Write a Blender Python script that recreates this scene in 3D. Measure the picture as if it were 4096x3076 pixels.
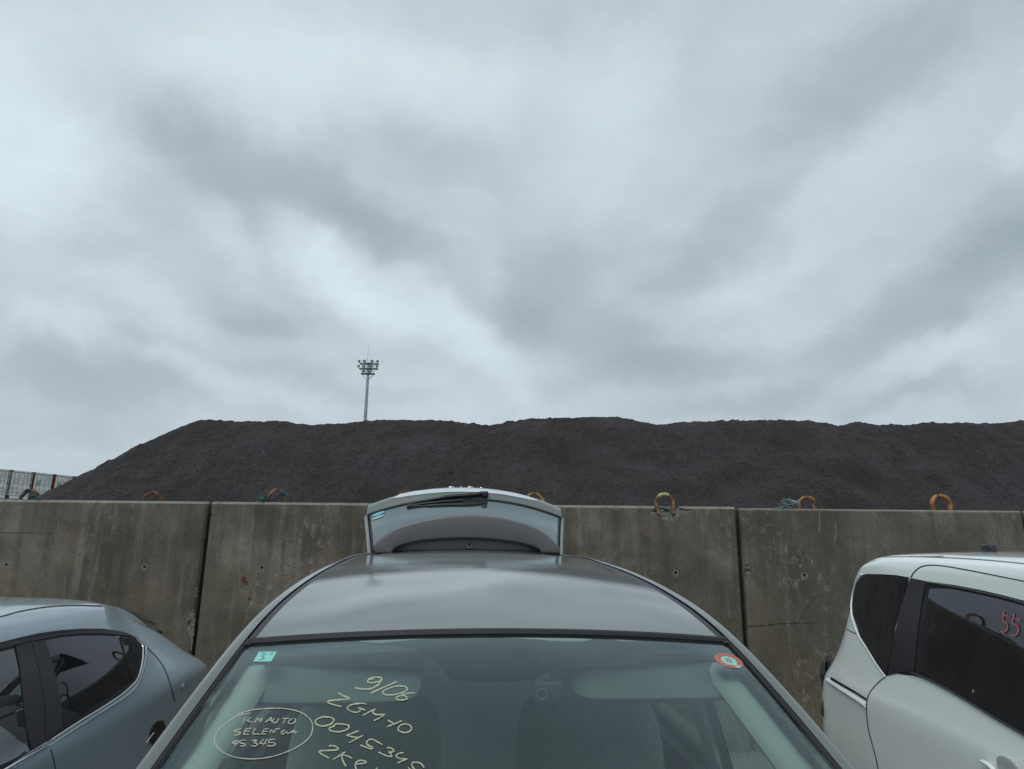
import bpy, bmesh, math, random
import numpy as np
from mathutils import Matrix, Vector, noise
from mathutils.bvhtree import BVHTree
from mathutils.geometry import delaunay_2d_cdt

for o in list(bpy.data.objects): bpy.data.objects.remove(o)
random.seed(7)
S = bpy.context.scene
COL = S.collection
R = math.radians

# ------------------------------------------------------------------ camera
F, CX, CY, CAMH = 2600.0, 2048.0, 1538.0, 1.8      # focal length and centre in photo pixels (4096 wide)
pit, rol = R(13), R(0.65)
fwd = np.array([0, math.cos(pit), math.sin(pit)])
_u = np.array([0, -math.sin(pit), math.cos(pit)]); _r = np.array([1.0, 0, 0])
rt = _r * math.cos(rol) + _u * math.sin(rol)
up = _u * math.cos(rol) - _r * math.sin(rol)
CAM = np.array([0, 0, CAMH])
cam = bpy.data.objects.new('camera', bpy.data.cameras.new('camera'))
COL.objects.link(cam); S.camera = cam
cam.data.sensor_width = 36; cam.data.lens = 36 * F / 4096
cam.data.clip_start = 0.05; cam.data.clip_end = 5000
m = Matrix.Identity(4)
for i in range(3):
    m[i][0] = rt[i]; m[i][1] = up[i]; m[i][2] = -fwd[i]; m[i][3] = CAM[i]
cam.matrix_world = m

def ray(x, y):
    d = fwd * F + rt * (x - CX) - up * (y - CY)
    return d / np.linalg.norm(d)
def atY(x, y, Y):
    d = ray(x, y); return CAM + d * (Y / d[1])

# ------------------------------------------------------------------ node helpers
def N(nt, t, **kw):
    n = nt.nodes.new(t)
    for k, v in kw.items():
        if k.startswith('i_'):
            n.inputs[k[2:].replace('_', ' ')].default_value = v
        elif k.startswith('n_'):
            n.inputs[int(k[2:])].default_value = v
        else: setattr(n, k, v)
    return n
def L(nt, a, b): nt.links.new(a, b)
def mth(nt, op, a, b=None, clamp=False):
    n = nt.nodes.new('ShaderNodeMath'); n.operation = op; n.use_clamp = clamp
    for i, v in enumerate((a, b)):
        if v is None: continue
        if isinstance(v, (int, float)): n.inputs[i].default_value = v
        else: nt.links.new(v, n.inputs[i])
    return n.outputs[0]
def mixc(nt, fac, a, b, mode='MIX'):
    n = nt.nodes.new('ShaderNodeMix'); n.data_type = 'RGBA'; n.blend_type = mode
    for s, v in ((0, fac), (6, a), (7, b)):
        if isinstance(v, (int, float)): n.inputs[s].default_value = v
        elif isinstance(v, tuple): n.inputs[s].default_value = v if len(v) == 4 else v + (1,)
        else: nt.links.new(v, n.inputs[s])
    return n.outputs[2]
def ramp(nt, src, stops, interp='LINEAR'):
    n = nt.nodes.new('ShaderNodeValToRGB'); n.color_ramp.interpolation = interp
    e = n.color_ramp.elements
    while len(e) > 1: e.remove(e[-1])
    for i, (p, c) in enumerate(stops):
        el = e[0] if i == 0 else e.new(p)
        el.position = p
        el.color = (c, c, c, 1) if isinstance(c, (int, float)) else tuple(c) + (1,)
    nt.links.new(src, n.inputs[0]); return n.outputs[0]
def noi(nt, vec, scale, detail=4, rough=.5, dist=0):
    n = N(nt, 'ShaderNodeTexNoise', i_Scale=scale, i_Detail=detail, i_Roughness=rough, i_Distortion=dist)
    nt.links.new(vec, n.inputs['Vector']); return n.outputs['Fac']
def mapp(nt, vec, loc=(0, 0, 0), rot=(0, 0, 0), scale=(1, 1, 1)):
    n = N(nt, 'ShaderNodeMapping'); n.inputs[1].default_value = loc; n.inputs[2].default_value = rot; n.inputs[3].default_value = scale
    nt.links.new(vec, n.inputs[0]); return n.outputs[0]

# ------------------------------------------------------------------ sky and sun (overcast day)
world = bpy.data.worlds.new('World'); S.world = world; world.use_nodes = True
wt = world.node_tree; wt.nodes.clear()
SUN_EL, SUN_AZ = 50, 205
sky = N(wt, 'ShaderNodeTexSky', sky_type='NISHITA', sun_disc=False)
sky.sun_elevation = R(SUN_EL); sky.sun_rotation = R(SUN_AZ)
bg_sky = N(wt, 'ShaderNodeBackground'); bg_sky.inputs[1].default_value = 0.06; L(wt, sky.outputs[0], bg_sky.inputs[0])
# clouds live in a plane tilted 45 degrees up in front, so that they keep their directions in the sky
gn = np.array([0, math.cos(R(40)), math.sin(R(40))]); e1 = np.array([1.0, 0, 0]); e2 = np.array([0, -math.sin(R(40)), math.cos(R(40))])
tc = N(wt, 'ShaderNodeTexCoord')
def dotv(v):
    n = N(wt, 'ShaderNodeVectorMath', operation='DOT_PRODUCT'); n.inputs[1].default_value = tuple(v); L(wt, tc.outputs['Generated'], n.inputs[0]); return n.outputs['Value']
dn = mth(wt, 'MAXIMUM', dotv(gn), 0.12)
comb = N(wt, 'ShaderNodeCombineXYZ'); L(wt, mth(wt, 'DIVIDE', dotv(e1), dn), comb.inputs[0]); L(wt, mth(wt, 'DIVIDE', dotv(e2), dn), comb.inputs[1])
P = comb.outputs[0]
warpn = N(wt, 'ShaderNodeTexNoise', i_Scale=2.8, i_Detail=8, i_Roughness=.60); L(wt, P, warpn.inputs['Vector'])
ws = N(wt, 'ShaderNodeVectorMath', operation='SUBTRACT'); L(wt, warpn.outputs['Color'], ws.inputs[0]); ws.inputs[1].default_value = (.5, .5, .5)
ws2 = N(wt, 'ShaderNodeVectorMath', operation='SCALE'); L(wt, ws.outputs[0], ws2.inputs[0]); ws2.inputs['Scale'].default_value = .27
wa = N(wt, 'ShaderNodeVectorMath', operation='ADD'); L(wt, P, wa.inputs[0]); L(wt, ws2.outputs[0], wa.inputs[1])
PW = wa.outputs[0]
def skyp(x, y):   # x,y in a 2212-wide view of the photo
    d = ray(x * 1.852, y * 1.852); k = d @ gn; return np.array([d @ e1 / k, d @ e2 / k])
CLOUDS = [(700,110,560,170,5,.30),(60,340,230,190,10,.42),(470,500,130,60,35,.20),(700,560,210,60,38,.50),(950,690,260,60,38,.34),
 (40,90,160,110,0,.16),(1900,400,230,110,-35,.17),(1640,600,220,50,-25,.17),(1290,400,110,330,20,.16),(1930,800,380,42,-22,.20),
 (250,640,260,45,20,.14),(110,700,160,40,15,.16),(650,850,500,40,10,.12),(2190,340,90,70,-30,.12),(1050,200,170,150,0,.12),
 (480,340,330,120,22,-.36),(820,470,190,62,25,-.36),(1180,600,170,95,-40,-.36),(550,660,120,46,5,-.26),(1540,520,260,60,-35,-.22),
 (2080,640,520,90,-28,-.40),(2020,90,430,150,-35,-.30),(1250,720,300,75,20,-.26),(190,820,280,70,10,-.26),(2170,500,170,95,-30,-.28),
 (1500,790,330,46,-8,-.24),(300,735,60,26,10,-.16),(1800,860,520,40,-6,-.22),(930,300,260,80,30,-.14),(130,900,260,60,8,-.16),(1700,250,200,90,-40,-.12),(640,800,260,40,12,-.12)]
acc = None
for (cx, cy, rx, ry, ang, amp) in CLOUDS:
    c0 = skyp(cx, cy); ca, sa = math.cos(R(ang)), math.sin(R(ang))
    a = skyp(cx + rx * ca * .3, cy + rx * sa * .3) - c0; b = skyp(cx - ry * sa * .3, cy + ry * ca * .3) - c0
    la, lb = np.linalg.norm(a) / .3, np.linalg.norm(b) / .3; th = math.atan2(a[1], a[0])
    mp = N(wt, 'ShaderNodeMapping', vector_type='TEXTURE'); mp.inputs[1].default_value = (c0[0], c0[1], 0)
    mp.inputs[2].default_value = (0, 0, th); mp.inputs[3].default_value = (la * 1.5, lb * 1.5, 1); L(wt, PW, mp.inputs[0])
    ln = N(wt, 'ShaderNodeVectorMath', operation='LENGTH'); L(wt, mp.outputs[0], ln.inputs[0])
    mr = N(wt, 'ShaderNodeMapRange', interpolation_type='SMOOTHERSTEP'); L(wt, ln.outputs['Value'], mr.inputs[0])
    mr.inputs[1].default_value = 0; mr.inputs[2].default_value = 1; mr.inputs[3].default_value = amp; mr.inputs[4].default_value = 0
    acc = mr.outputs[0] if acc is None else mth(wt, 'ADD', acc, mr.outputs[0])
n1 = noi(wt, mapp(wt, PW, rot=(0, 0, R(-28)), scale=(1, 1.8, 1)), 2.4, 9, .56, .3)
n2 = noi(wt, mapp(wt, P, rot=(0, 0, R(-35)), scale=(1, 1.8, 1)), 6, 10, .62, .5)
v = mth(wt, 'ADD', mth(wt, 'ADD', mth(wt, 'MULTIPLY', mth(wt, 'SUBTRACT', n1, .5), .50), mth(wt, 'MULTIPLY', mth(wt, 'SUBTRACT', n2, .5), .24)), .465)
v = mth(wt, 'ADD', v, mth(wt, 'MULTIPLY', acc, .80))
ccol = ramp(wt, v, [(0, (.35, .42, .465)), (.3, (.45, .525, .575)), (.5, (.555, .64, .695)), (.75, (.67, .775, .825)), (1, (.76, .895, .94))])
bg_cl = N(wt, 'ShaderNodeBackground'); bg_cl.inputs[1].default_value = 1.0; L(wt, ccol, bg_cl.inputs[0])
mixw = N(wt, 'ShaderNodeMixShader'); mixw.inputs[0].default_value = .96
L(wt, bg_sky.outputs[0], mixw.inputs[1]); L(wt, bg_cl.outputs[0], mixw.inputs[2])
outw = N(wt, 'ShaderNodeOutputWorld'); L(wt, mixw.outputs[0], outw.inputs[0])
sun = bpy.data.objects.new('sun', bpy.data.lights.new('sun', 'SUN')); COL.objects.link(sun)
sun.data.energy = 1.25; sun.data.angle = R(35); sun.data.color = (1, .985, .96)
az = R(SUN_AZ); sd = Vector((math.sin(az) * math.cos(R(SUN_EL)), math.cos(az) * math.cos(R(SUN_EL)), math.sin(R(SUN_EL))))
sun.rotation_euler = sd.to_track_quat('Z', 'Y').to_euler(); sun.location = (0, 0, 60)
S.view_settings.view_transform = 'Standard'; S.view_settings.look = 'None'
S.view_settings.exposure = 0; S.view_settings.gamma = 1
S.cycles.use_denoising = True
S.cycles.max_bounces = 10; S.cycles.transparent_max_bounces = 16

# ------------------------------------------------------------------ materials
MATS = {}
def pm(name, col, rough=.5, metal=0, coat=0, spec=.5, bump=None, var=None, coatr=.03):
    """principled material with a little procedural variation; bump=(scale, strength), var=(scale, colour2, lo, hi)"""
    if name in MATS: return MATS[name]
    M = bpy.data.materials.new(name); M.use_nodes = True; nt = M.node_tree
    b = nt.nodes['Principled BSDF']
    b.inputs['Base Color'].default_value = tuple(col) + (1,); b.inputs['Roughness'].default_value = rough
    b.inputs['Metallic'].default_value = metal; b.inputs['Coat Weight'].default_value = coat; b.inputs['Coat Roughness'].default_value = coatr
    b.inputs['Specular IOR Level'].default_value = spec
    tcn = N(nt, 'ShaderNodeTexCoord')
    if var:
        f = ramp(nt, noi(nt, tcn.outputs['Object'], var[0], 6, .6), [(var[2], 0.0), (var[3], 1.0)])
        L(nt, mixc(nt, f, tuple(col), tuple(var[1])), b.inputs['Base Color'])
    if bump:
        bp = N(nt, 'ShaderNodeBump', i_Strength=bump[1], i_Distance=.01); L(nt, noi(nt, tcn.outputs['Object'], bump[0], 5, .6), bp.inputs['Height']); L(nt, bp.outputs[0], b.inputs['Normal'])
    MATS[name] = M; return M

def car_paint(name, col, metal=.55, rough=.32, dust=.35):
    M = bpy.data.materials.new(name); M.use_nodes = True; nt = M.node_tree; b = nt.nodes['Principled BSDF']
    tcn = N(nt, 'ShaderNodeTexCoord'); V = tcn.outputs['Object']
    fl = noi(nt, V, 900, 2, .5)
    c = mixc(nt, ramp(nt, fl, [(.35, 0.0), (.65, 1.0)]), tuple(k * .86 for k in col), tuple(min(1, k * 1.14) for k in col))
    d = ramp(nt, noi(nt, V, 6, 8, .65), [(.45, 0.0), (.8, 1.0)])
    c = mixc(nt, mth(nt, 'MULTIPLY', d, dust * .35), c, (.28, .27, .25))
    L(nt, c, b.inputs['Base Color']); b.inputs['Metallic'].default_value = metal; b.inputs['Roughness'].default_value = rough
    b.inputs['Coat Weight'].default_value = 1; b.inputs['Coat IOR'].default_value = 1.5
    cr = mth(nt, 'ADD', mth(nt, 'MULTIPLY', d, .06 * dust), .025); L(nt, cr, b.inputs['Coat Roughness'])
    bp = N(nt, 'ShaderNodeBump', i_Strength=.012, i_Distance=.01); L(nt, noi(nt, V, 350, 2, .5), bp.inputs['Height']); L(nt, bp.outputs[0], b.inputs['Coat Normal'])
    return M
PAINT_C = car_paint('silver_grey_paint', (.138, .163, .156), .38, .30)
PAINT_L = car_paint('blue_grey_paint', (.36, .445, .50), .4, .36)
PAINT_R = car_paint('pearl_white_paint', (.84, .955, .89), .0, .28, .02)
M_BLACKTRIM = pm('black_trim', (.012, .012, .016), .38, bump=(400, .15))
M_RUBBER = pm('rubber', (.010, .010, .013), .55, bump=(300, .2))
M_PILLAR = pm('pillar_film', (.022, .02, .03), .30, bump=(900, .25))
M_CHROME = pm('chrome', (.72, .72, .72), .12, 1)
M_CHROMED = pm('chrome_garnish', (.88, .92, .94), .22, .9)
M_FRIT = pm('frit', (.008, .009, .012), 1, spec=0)
M_VISOR = pm('visor_fabric', (.15, .165, .16), .95, bump=(300, .4))
M_GAP = pm('panel_gap', (.006, .006, .008), .8)
M_WIPER = pm('wiper_black', (.008, .008, .010), .42, bump=(300, .2))
M_SPOIL = pm('spoiler_paint', (.112, .112, .118), .42, .3, .25, bump=(700, .05))
M_LIGHTTRIM = pm('interior_trim', (.42, .445, .415), .8, bump=(250, .25))
M_HEAD = pm('headliner', (.58, .60, .56), .95, bump=(300, .4))
M_SEAT = pm('seat_fabric', (.20, .215, .21), .9, bump=(260, .5), var=(40, (.16, .17, .165), .4, .6))
M_SEAT_LIT = pm('lit_seat_fabric', (.36, .39, .385), .9, bump=(260, .4))  # seat fabric paled: light from the open tailgate put into the colour
M_DARKIN = pm('dark_plastic', (.035, .036, .038), .6, bump=(300, .3))
M_CARPET = pm('carpet', (.14, .14, .135), 1, bump=(200, .6))
M_TYRE = pm('tyre', (.018, .018, .018), .8, bump=(60, .5))
M_RIM = pm('rim', (.45, .46, .47), .3, .9)
M_LAMPRED = pm('tail_lamp_lens', (.05, .006, .008), .08, 0, 1)
M_LAMPDK = pm('smoked_lens', (.008, .007, .012), .08, 0, 1)
M_HEADL = pm('headlamp_lens', (.35, .37, .38), .08, .3, 1)
M_CHALKY = pm('yellow_marker', (.47, .47, .30), .8, var=(120, (.33, .37, .28), .35, .62))
M_CHALKP = pm('pale_marker', (.46, .39, .31), .8, var=(120, (.33, .36, .31), .35, .62))
M_REDPEN = pm('red_marker', (.60, .12, .13), .7, var=(60, (.45, .09, .10), .35, .6))
M_STG = pm('sticker_green', (.22, .60, .52), .5); M_STGD = pm('sticker_dark_green', (.06, .22, .25), .5)
M_STR = pm('sticker_red', (.50, .09, .06), .5, var=(60, (.40, .10, .08), .4, .6)); M_STW = pm('sticker_pale', (.50, .60, .52), .5)
M_STCR = pm('sticker_cream', (.52, .42, .33), .5)
M_STB = pm('sticker_blue', (.20, .42, .62), .35); M_STLG = pm('sticker_lime', (.25, .5, .28), .35)

def glass(name, tint, k=1.0, body=None, refl=(.95, .97, 1.0)):
    """thin car glass: tinted see-through plus mirror reflection growing at grazing angles"""
    M = bpy.data.materials.new(name); M.use_nodes = True; nt = M.node_tree; nt.nodes.clear()
    out = N(nt, 'ShaderNodeOutputMaterial')
    fr = N(nt, 'ShaderNodeFresnel', i_IOR=1.52); f = mth(nt, 'MULTIPLY', fr.outputs[0], k, True)
    if body is None:
        a = N(nt, 'ShaderNodeBsdfTransparent'); a.inputs[0].default_value = tint + (1,)
    else:
        a0 = N(nt, 'ShaderNodeBsdfTransparent'); a0.inputs[0].default_value = tint + (1,)
        a1 = N(nt, 'ShaderNodeBsdfDiffuse'); a1.inputs[0].default_value = body + (1,)
        a = N(nt, 'ShaderNodeMixShader'); a.inputs[0].default_value = .97; L(nt, a0.outputs[0], a.inputs[1]); L(nt, a1.outputs[0], a.inputs[2])
    g = N(nt, 'ShaderNodeBsdfGlossy', i_Roughness=.008); g.inputs[0].default_value = refl + (1,)
    mx = N(nt, 'ShaderNodeMixShader'); L(nt, f, mx.inputs[0]); L(nt, a.outputs[0], mx.inputs[1]); L(nt, g.outputs[0], mx.inputs[2])
    # a thin film of dust
    tcn = N(nt, 'ShaderNodeTexCoord'); d = ramp(nt, noi(nt, tcn.outputs['Object'], 5, 5, .55), [(.35, 0.0), (.8, 1.0)])
    df = N(nt, 'ShaderNodeBsdfDiffuse'); df.inputs[0].default_value = (.42, .46, .44, 1)
    m2 = N(nt, 'ShaderNodeMixShader'); L(nt, mth(nt, 'ADD', mth(nt, 'MULTIPLY', d, .018), .016), m2.inputs[0])
    L(nt, mx.outputs[0], m2.inputs[1]); L(nt, df.outputs[0], m2.inputs[2]); L(nt, m2.outputs[0], out.inputs[0])
    return M
G_WIND = glass('windscreen_glass', (.80, .95, .91), 1.3, None, (.80, .97, 1.0))
G_SIDE = glass('side_glass', (.84, .93, .89), 1.4)
G_TINT = glass('privacy_glass', (.55, .60, .58), 1.4)
G_DARK = glass('dark_glass', (.05, .05, .06), 1.7, (.006, .006, .007), (.88, .88, 1.0))
G_DARKL = glass('left_dark_glass', (.05, .05, .06), 1.1, (.006, .006, .007), (.88, .88, 1.0))
G_FRONT = glass('light_dark_glass', (.2, .24, .24), 1.9, (.012, .014, .014))
G_REAR = glass('rear_glass', (.2, .24, .25), 2.3, (.03, .04, .042), (.84, .97, 1.0))

def concrete_mat():
    M = bpy.data.materials.new('weathered_concrete'); M.use_nodes = True; nt = M.node_tree; b = nt.nodes['Principled BSDF']
    tcn = N(nt, 'ShaderNodeTexCoord'); gm = N(nt, 'ShaderNodeNewGeometry'); V = gm.outputs['Position']
    sx = N(nt, 'ShaderNodeSeparateXYZ'); L(nt, V, sx.inputs[0]); z = sx.outputs['Z']
    big = noi(nt, V, 1.3, 8, .65, .4)
    c = ramp(nt, big, [(.30, (.072, .066, .053)), (.46, (.118, .109, .090)), (.58, (.165, .154, .130)), (.70, (.225, .212, .182))])
    st = noi(nt, mapp(nt, V, scale=(7, 7, .45)), 1.2, 7, .62, .2)      # rain streaks running down the face
    c = mixc(nt, ramp(nt, st, [(.46, 0.0), (.66, .58)]), c, (.058, .051, .041))
    st2 = noi(nt, mapp(nt, V, loc=(3, 0, 1), scale=(11, 11, .7)), 1.1, 6, .6, .3)
    c = mixc(nt, ramp(nt, st2, [(.54, 0.0), (.70, .55)]), c, (.25, .24, .21))
    oi = N(nt, 'ShaderNodeObjectInfo'); c = mixc(nt, 1.0, c, ramp(nt, oi.outputs['Random'], [(0, (.80, .79, .77)), (1, (1.18, 1.16, 1.12))]), 'MULTIPLY')
    bl = noi(nt, mapp(nt, V, loc=(2, 5, 1)), .7, 9, .7, 1.2)
    c = mixc(nt, ramp(nt, bl, [(.42, .55), (.56, 0.0)]), c, (.062, .058, .048)); c = mixc(nt, ramp(nt, bl, [(.56, 0.0), (.68, .5)]), c, (.215, .19, .155))
    low = mth(nt, 'MULTIPLY', ramp(nt, z, [(0, 1.0), (1, 0.0)]), 1)
    lowm = N(nt, 'ShaderNodeMapRange'); L(nt, z, lowm.inputs[0]); lowm.inputs[1].default_value = 1.65; lowm.inputs[2].default_value = .7
    al = ramp(nt, noi(nt, V, 2.1, 7, .6, .6), [(.42, 0.0), (.66, 1.0)])
    c = mixc(nt, mth(nt, 'MULTIPLY', mth(nt, 'MULTIPLY', al, lowm.outputs[0]), .8), c, (.125, .105, .062))   # brown-green algae low down
    br = ramp(nt, noi(nt, mapp(nt, V, loc=(5, 2, 0)), 1.5, 5, .6, .5), [(.56, 0.0), (.74, .55)])
    c = mixc(nt, br, c, (.17, .125, .095))
    gr = ramp(nt, noi(nt, mapp(nt, V, loc=(9, 2, 4)), 1.1, 5, .6, .5), [(.52, 0.0), (.72, .6)])
    c = mixc(nt, gr, c, (.095, .104, .094))
    ef = ramp(nt, noi(nt, mapp(nt, V, loc=(1, 7, 4), scale=(1.6, 1.6, 1)), 9, 10, .78, .6), [(.54, 0.0), (.64, .75)])
    efm = ramp(nt, noi(nt, V, .9, 3, .5), [(.46, 0.0), (.6, 1.0)])
    c = mixc(nt, mth(nt, 'MULTIPLY', ef, efm), c, (.30, .295, .27))         # lime bloom
    fine = noi(nt, V, 70, 6, .7)
    c = mixc(nt, .55, c, ramp(nt, fine, [(.3, .28), (.5, .5), (.72, .80)]), 'OVERLAY')
    vo = N(nt, 'ShaderNodeTexVoronoi', i_Scale=20, i_Randomness=1); L(nt, V, vo.inputs['Vector'])
    vc = N(nt, 'ShaderNodeSeparateColor'); L(nt, vo.outputs['Color'], vc.inputs[0])
    rr = mth(nt, 'MULTIPLY', mth(nt, 'POWER', vc.outputs[0], 7), .17)
    pore = mth(nt, 'LESS_THAN', vo.outputs['Distance'], rr)
    c = mixc(nt, mth(nt, 'MULTIPLY', pore, .8), c, (.03, .03, .028))
    # paler mottled band along the top chamfer
    top = N(nt, 'ShaderNodeMapRange'); L(nt, sx.outputs['Z'], top.inputs[0]); top.inputs[1].default_value = 2.048; top.inputs[2].default_value = 2.056
    tn = ramp(nt, noi(nt, V, 16, 6, .7), [(.3, .35), (.6, 1.0)])
    c = mixc(nt, mth(nt, 'MULTIPLY', mth(nt, 'MULTIPLY', top.outputs[0], tn), .75), c, (.27, .27, .235))
    L(nt, c, b.inputs['Base Color']); b.inputs['Roughness'].default_value = .92; b.inputs['Specular IOR Level'].default_value = .25
    h = mth(nt, 'ADD', mth(nt, 'MULTIPLY', fine, .5), mth(nt, 'SUBTRACT', mth(nt, 'MULTIPLY', big, 1.2), mth(nt, 'MULTIPLY', pore, 1.2)))
    bp = N(nt, 'ShaderNodeBump', i_Strength=.55, i_Distance=.012); L(nt, h, bp.inputs['Height']); L(nt, bp.outputs[0], b.inputs['Normal'])
    return M
M_CONC = concrete_mat()
M_CHIP = pm('broken_concrete', (.21, .215, .195), .95, bump=(60, 1.2), var=(30, (.10, .10, .085), .4, .62))
M_HOLE = pm('tie_hole_shadow', (.02, .02, .02), 1)
M_HALO = pm('mortar_ring', (.20, .20, .185), .95, bump=(90, .8), var=(45, (.13, .13, .115), .4, .6))
M_CRACK = pm('crack_dirt', (.045, .035, .028), 1, var=(40, (.09, .08, .065), .4, .65))
M_LIME = pm('lime_streak', (.19, .188, .165), .95, bump=(120, .6), var=(90, (.11, .108, .092), .42, .58))
M_RUSTSPOT = pm('rust_spot', (.12, .045, .02), .9, var=(80, (.07, .03, .02), .4, .6))

def coal_mat():
    M = bpy.data.materials.new('dark_ore_heap'); M.use_nodes = True; nt = M.node_tree; b = nt.nodes['Principled BSDF']
    V = N(nt, 'ShaderNodeTexCoord').outputs['Object']
    a = noi(nt, V, .45, 6, .6, .5)
    c = ramp(nt, a, [(.35, (.028, .024, .022)), (.5, (.040, .034, .034)), (.66, (.054, .044, .052))])
    sl = noi(nt, mapp(nt, V, scale=(1.5, .4, .4)), .9, 9, .7, 1.2)
    c = mixc(nt, ramp(nt, sl, [(.44, 0.0), (.62, .6)]), c, (.022, .018, .018))
    sl2 = noi(nt, mapp(nt, V, loc=(7, 3, 0), scale=(2.2, .5, .5)), 1.0, 9, .7, 1.2)
    c = mixc(nt, ramp(nt, sl2, [(.54, 0.0), (.70, .45)]), c, (.068, .058, .063))
    g = noi(nt, V, 14, 8, .8, .1)
    c = mixc(nt, .85, c, ramp(nt, g, [(.32, .05), (.5, .46), (.66, 1.0)]), 'OVERLAY')
    sp = noi(nt, V, 34, 3, .6)
    c = mixc(nt, ramp(nt, sp, [(.66, 0.0), (.74, .6)]), c, (.16, .16, .16))
    L(nt, c, b.inputs['Base Color']); b.inputs['Roughness'].default_value = .88; b.inputs['Specular IOR Level'].default_value = .35
    bp = N(nt, 'ShaderNodeBump', i_Strength=1.0, i_Distance=.07); L(nt, mth(nt, 'ADD', g, mth(nt, 'MULTIPLY', sp, .3)), bp.inputs['Height']); L(nt, bp.outputs[0], b.inputs['Normal'])
    return M
M_COAL = coal_mat()
M_GROUND = pm('pale_bounce_ground', (.20, .20, .185), .92, bump=(35, .8), var=(1.5, (.13, .13, .12), .4, .65))  # unseen ground, made pale to bounce light onto the lower car flanks

# ------------------------------------------------------------------ object helpers
INV = {}      # root object -> inverse of its matrix
def link(name, me, parent=None):
    o = bpy.data.objects.new(name, me); COL.objects.link(o)
    if parent is not None: o.parent = parent
    return o
def rootof(o):
    while o.parent is not None: o = o.parent
    return o
def tag(o, label=None, cat=None, group=None, kind=None):
    if label: o['label'] = label
    if cat: o['category'] = cat
    if group: o['group'] = group
    if kind: o['kind'] = kind
    return o
def empty(name, mat4, label, cat, group=None):
    o = bpy.data.objects.new(name, None); COL.objects.link(o); o.matrix_world = mat4; o.empty_display_size = .2
    INV[o.name] = mat4.inverted(); return tag(o, label, cat, group)
def mesh(name, vs, fs, mats, parent=None, mi=None, smooth=True, sharp=None):
    """vertices are given in world space; stored relative to the parent's root"""
    me = bpy.data.meshes.new(name)
    if parent is not None:
        Mi = INV[rootof(parent).name]; vs = [tuple(Mi @ Vector(v)) for v in vs]
    me.from_pydata([tuple(float(c) for c in v) for v in vs], [], [tuple(f) for f in fs])
    if not isinstance(mats, (list, tuple)): mats = [mats]
    for mm in mats: me.materials.append(mm)
    if mi is not None: me.polygons.foreach_set('material_index', mi)
    if smooth: me.polygons.foreach_set('use_smooth', [True] * len(me.polygons))
    if sharp is not None:
        me.set_sharp_from_angle(angle=R(sharp))
    me.update(); me.validate()
    return link(name, me, parent)
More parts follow.
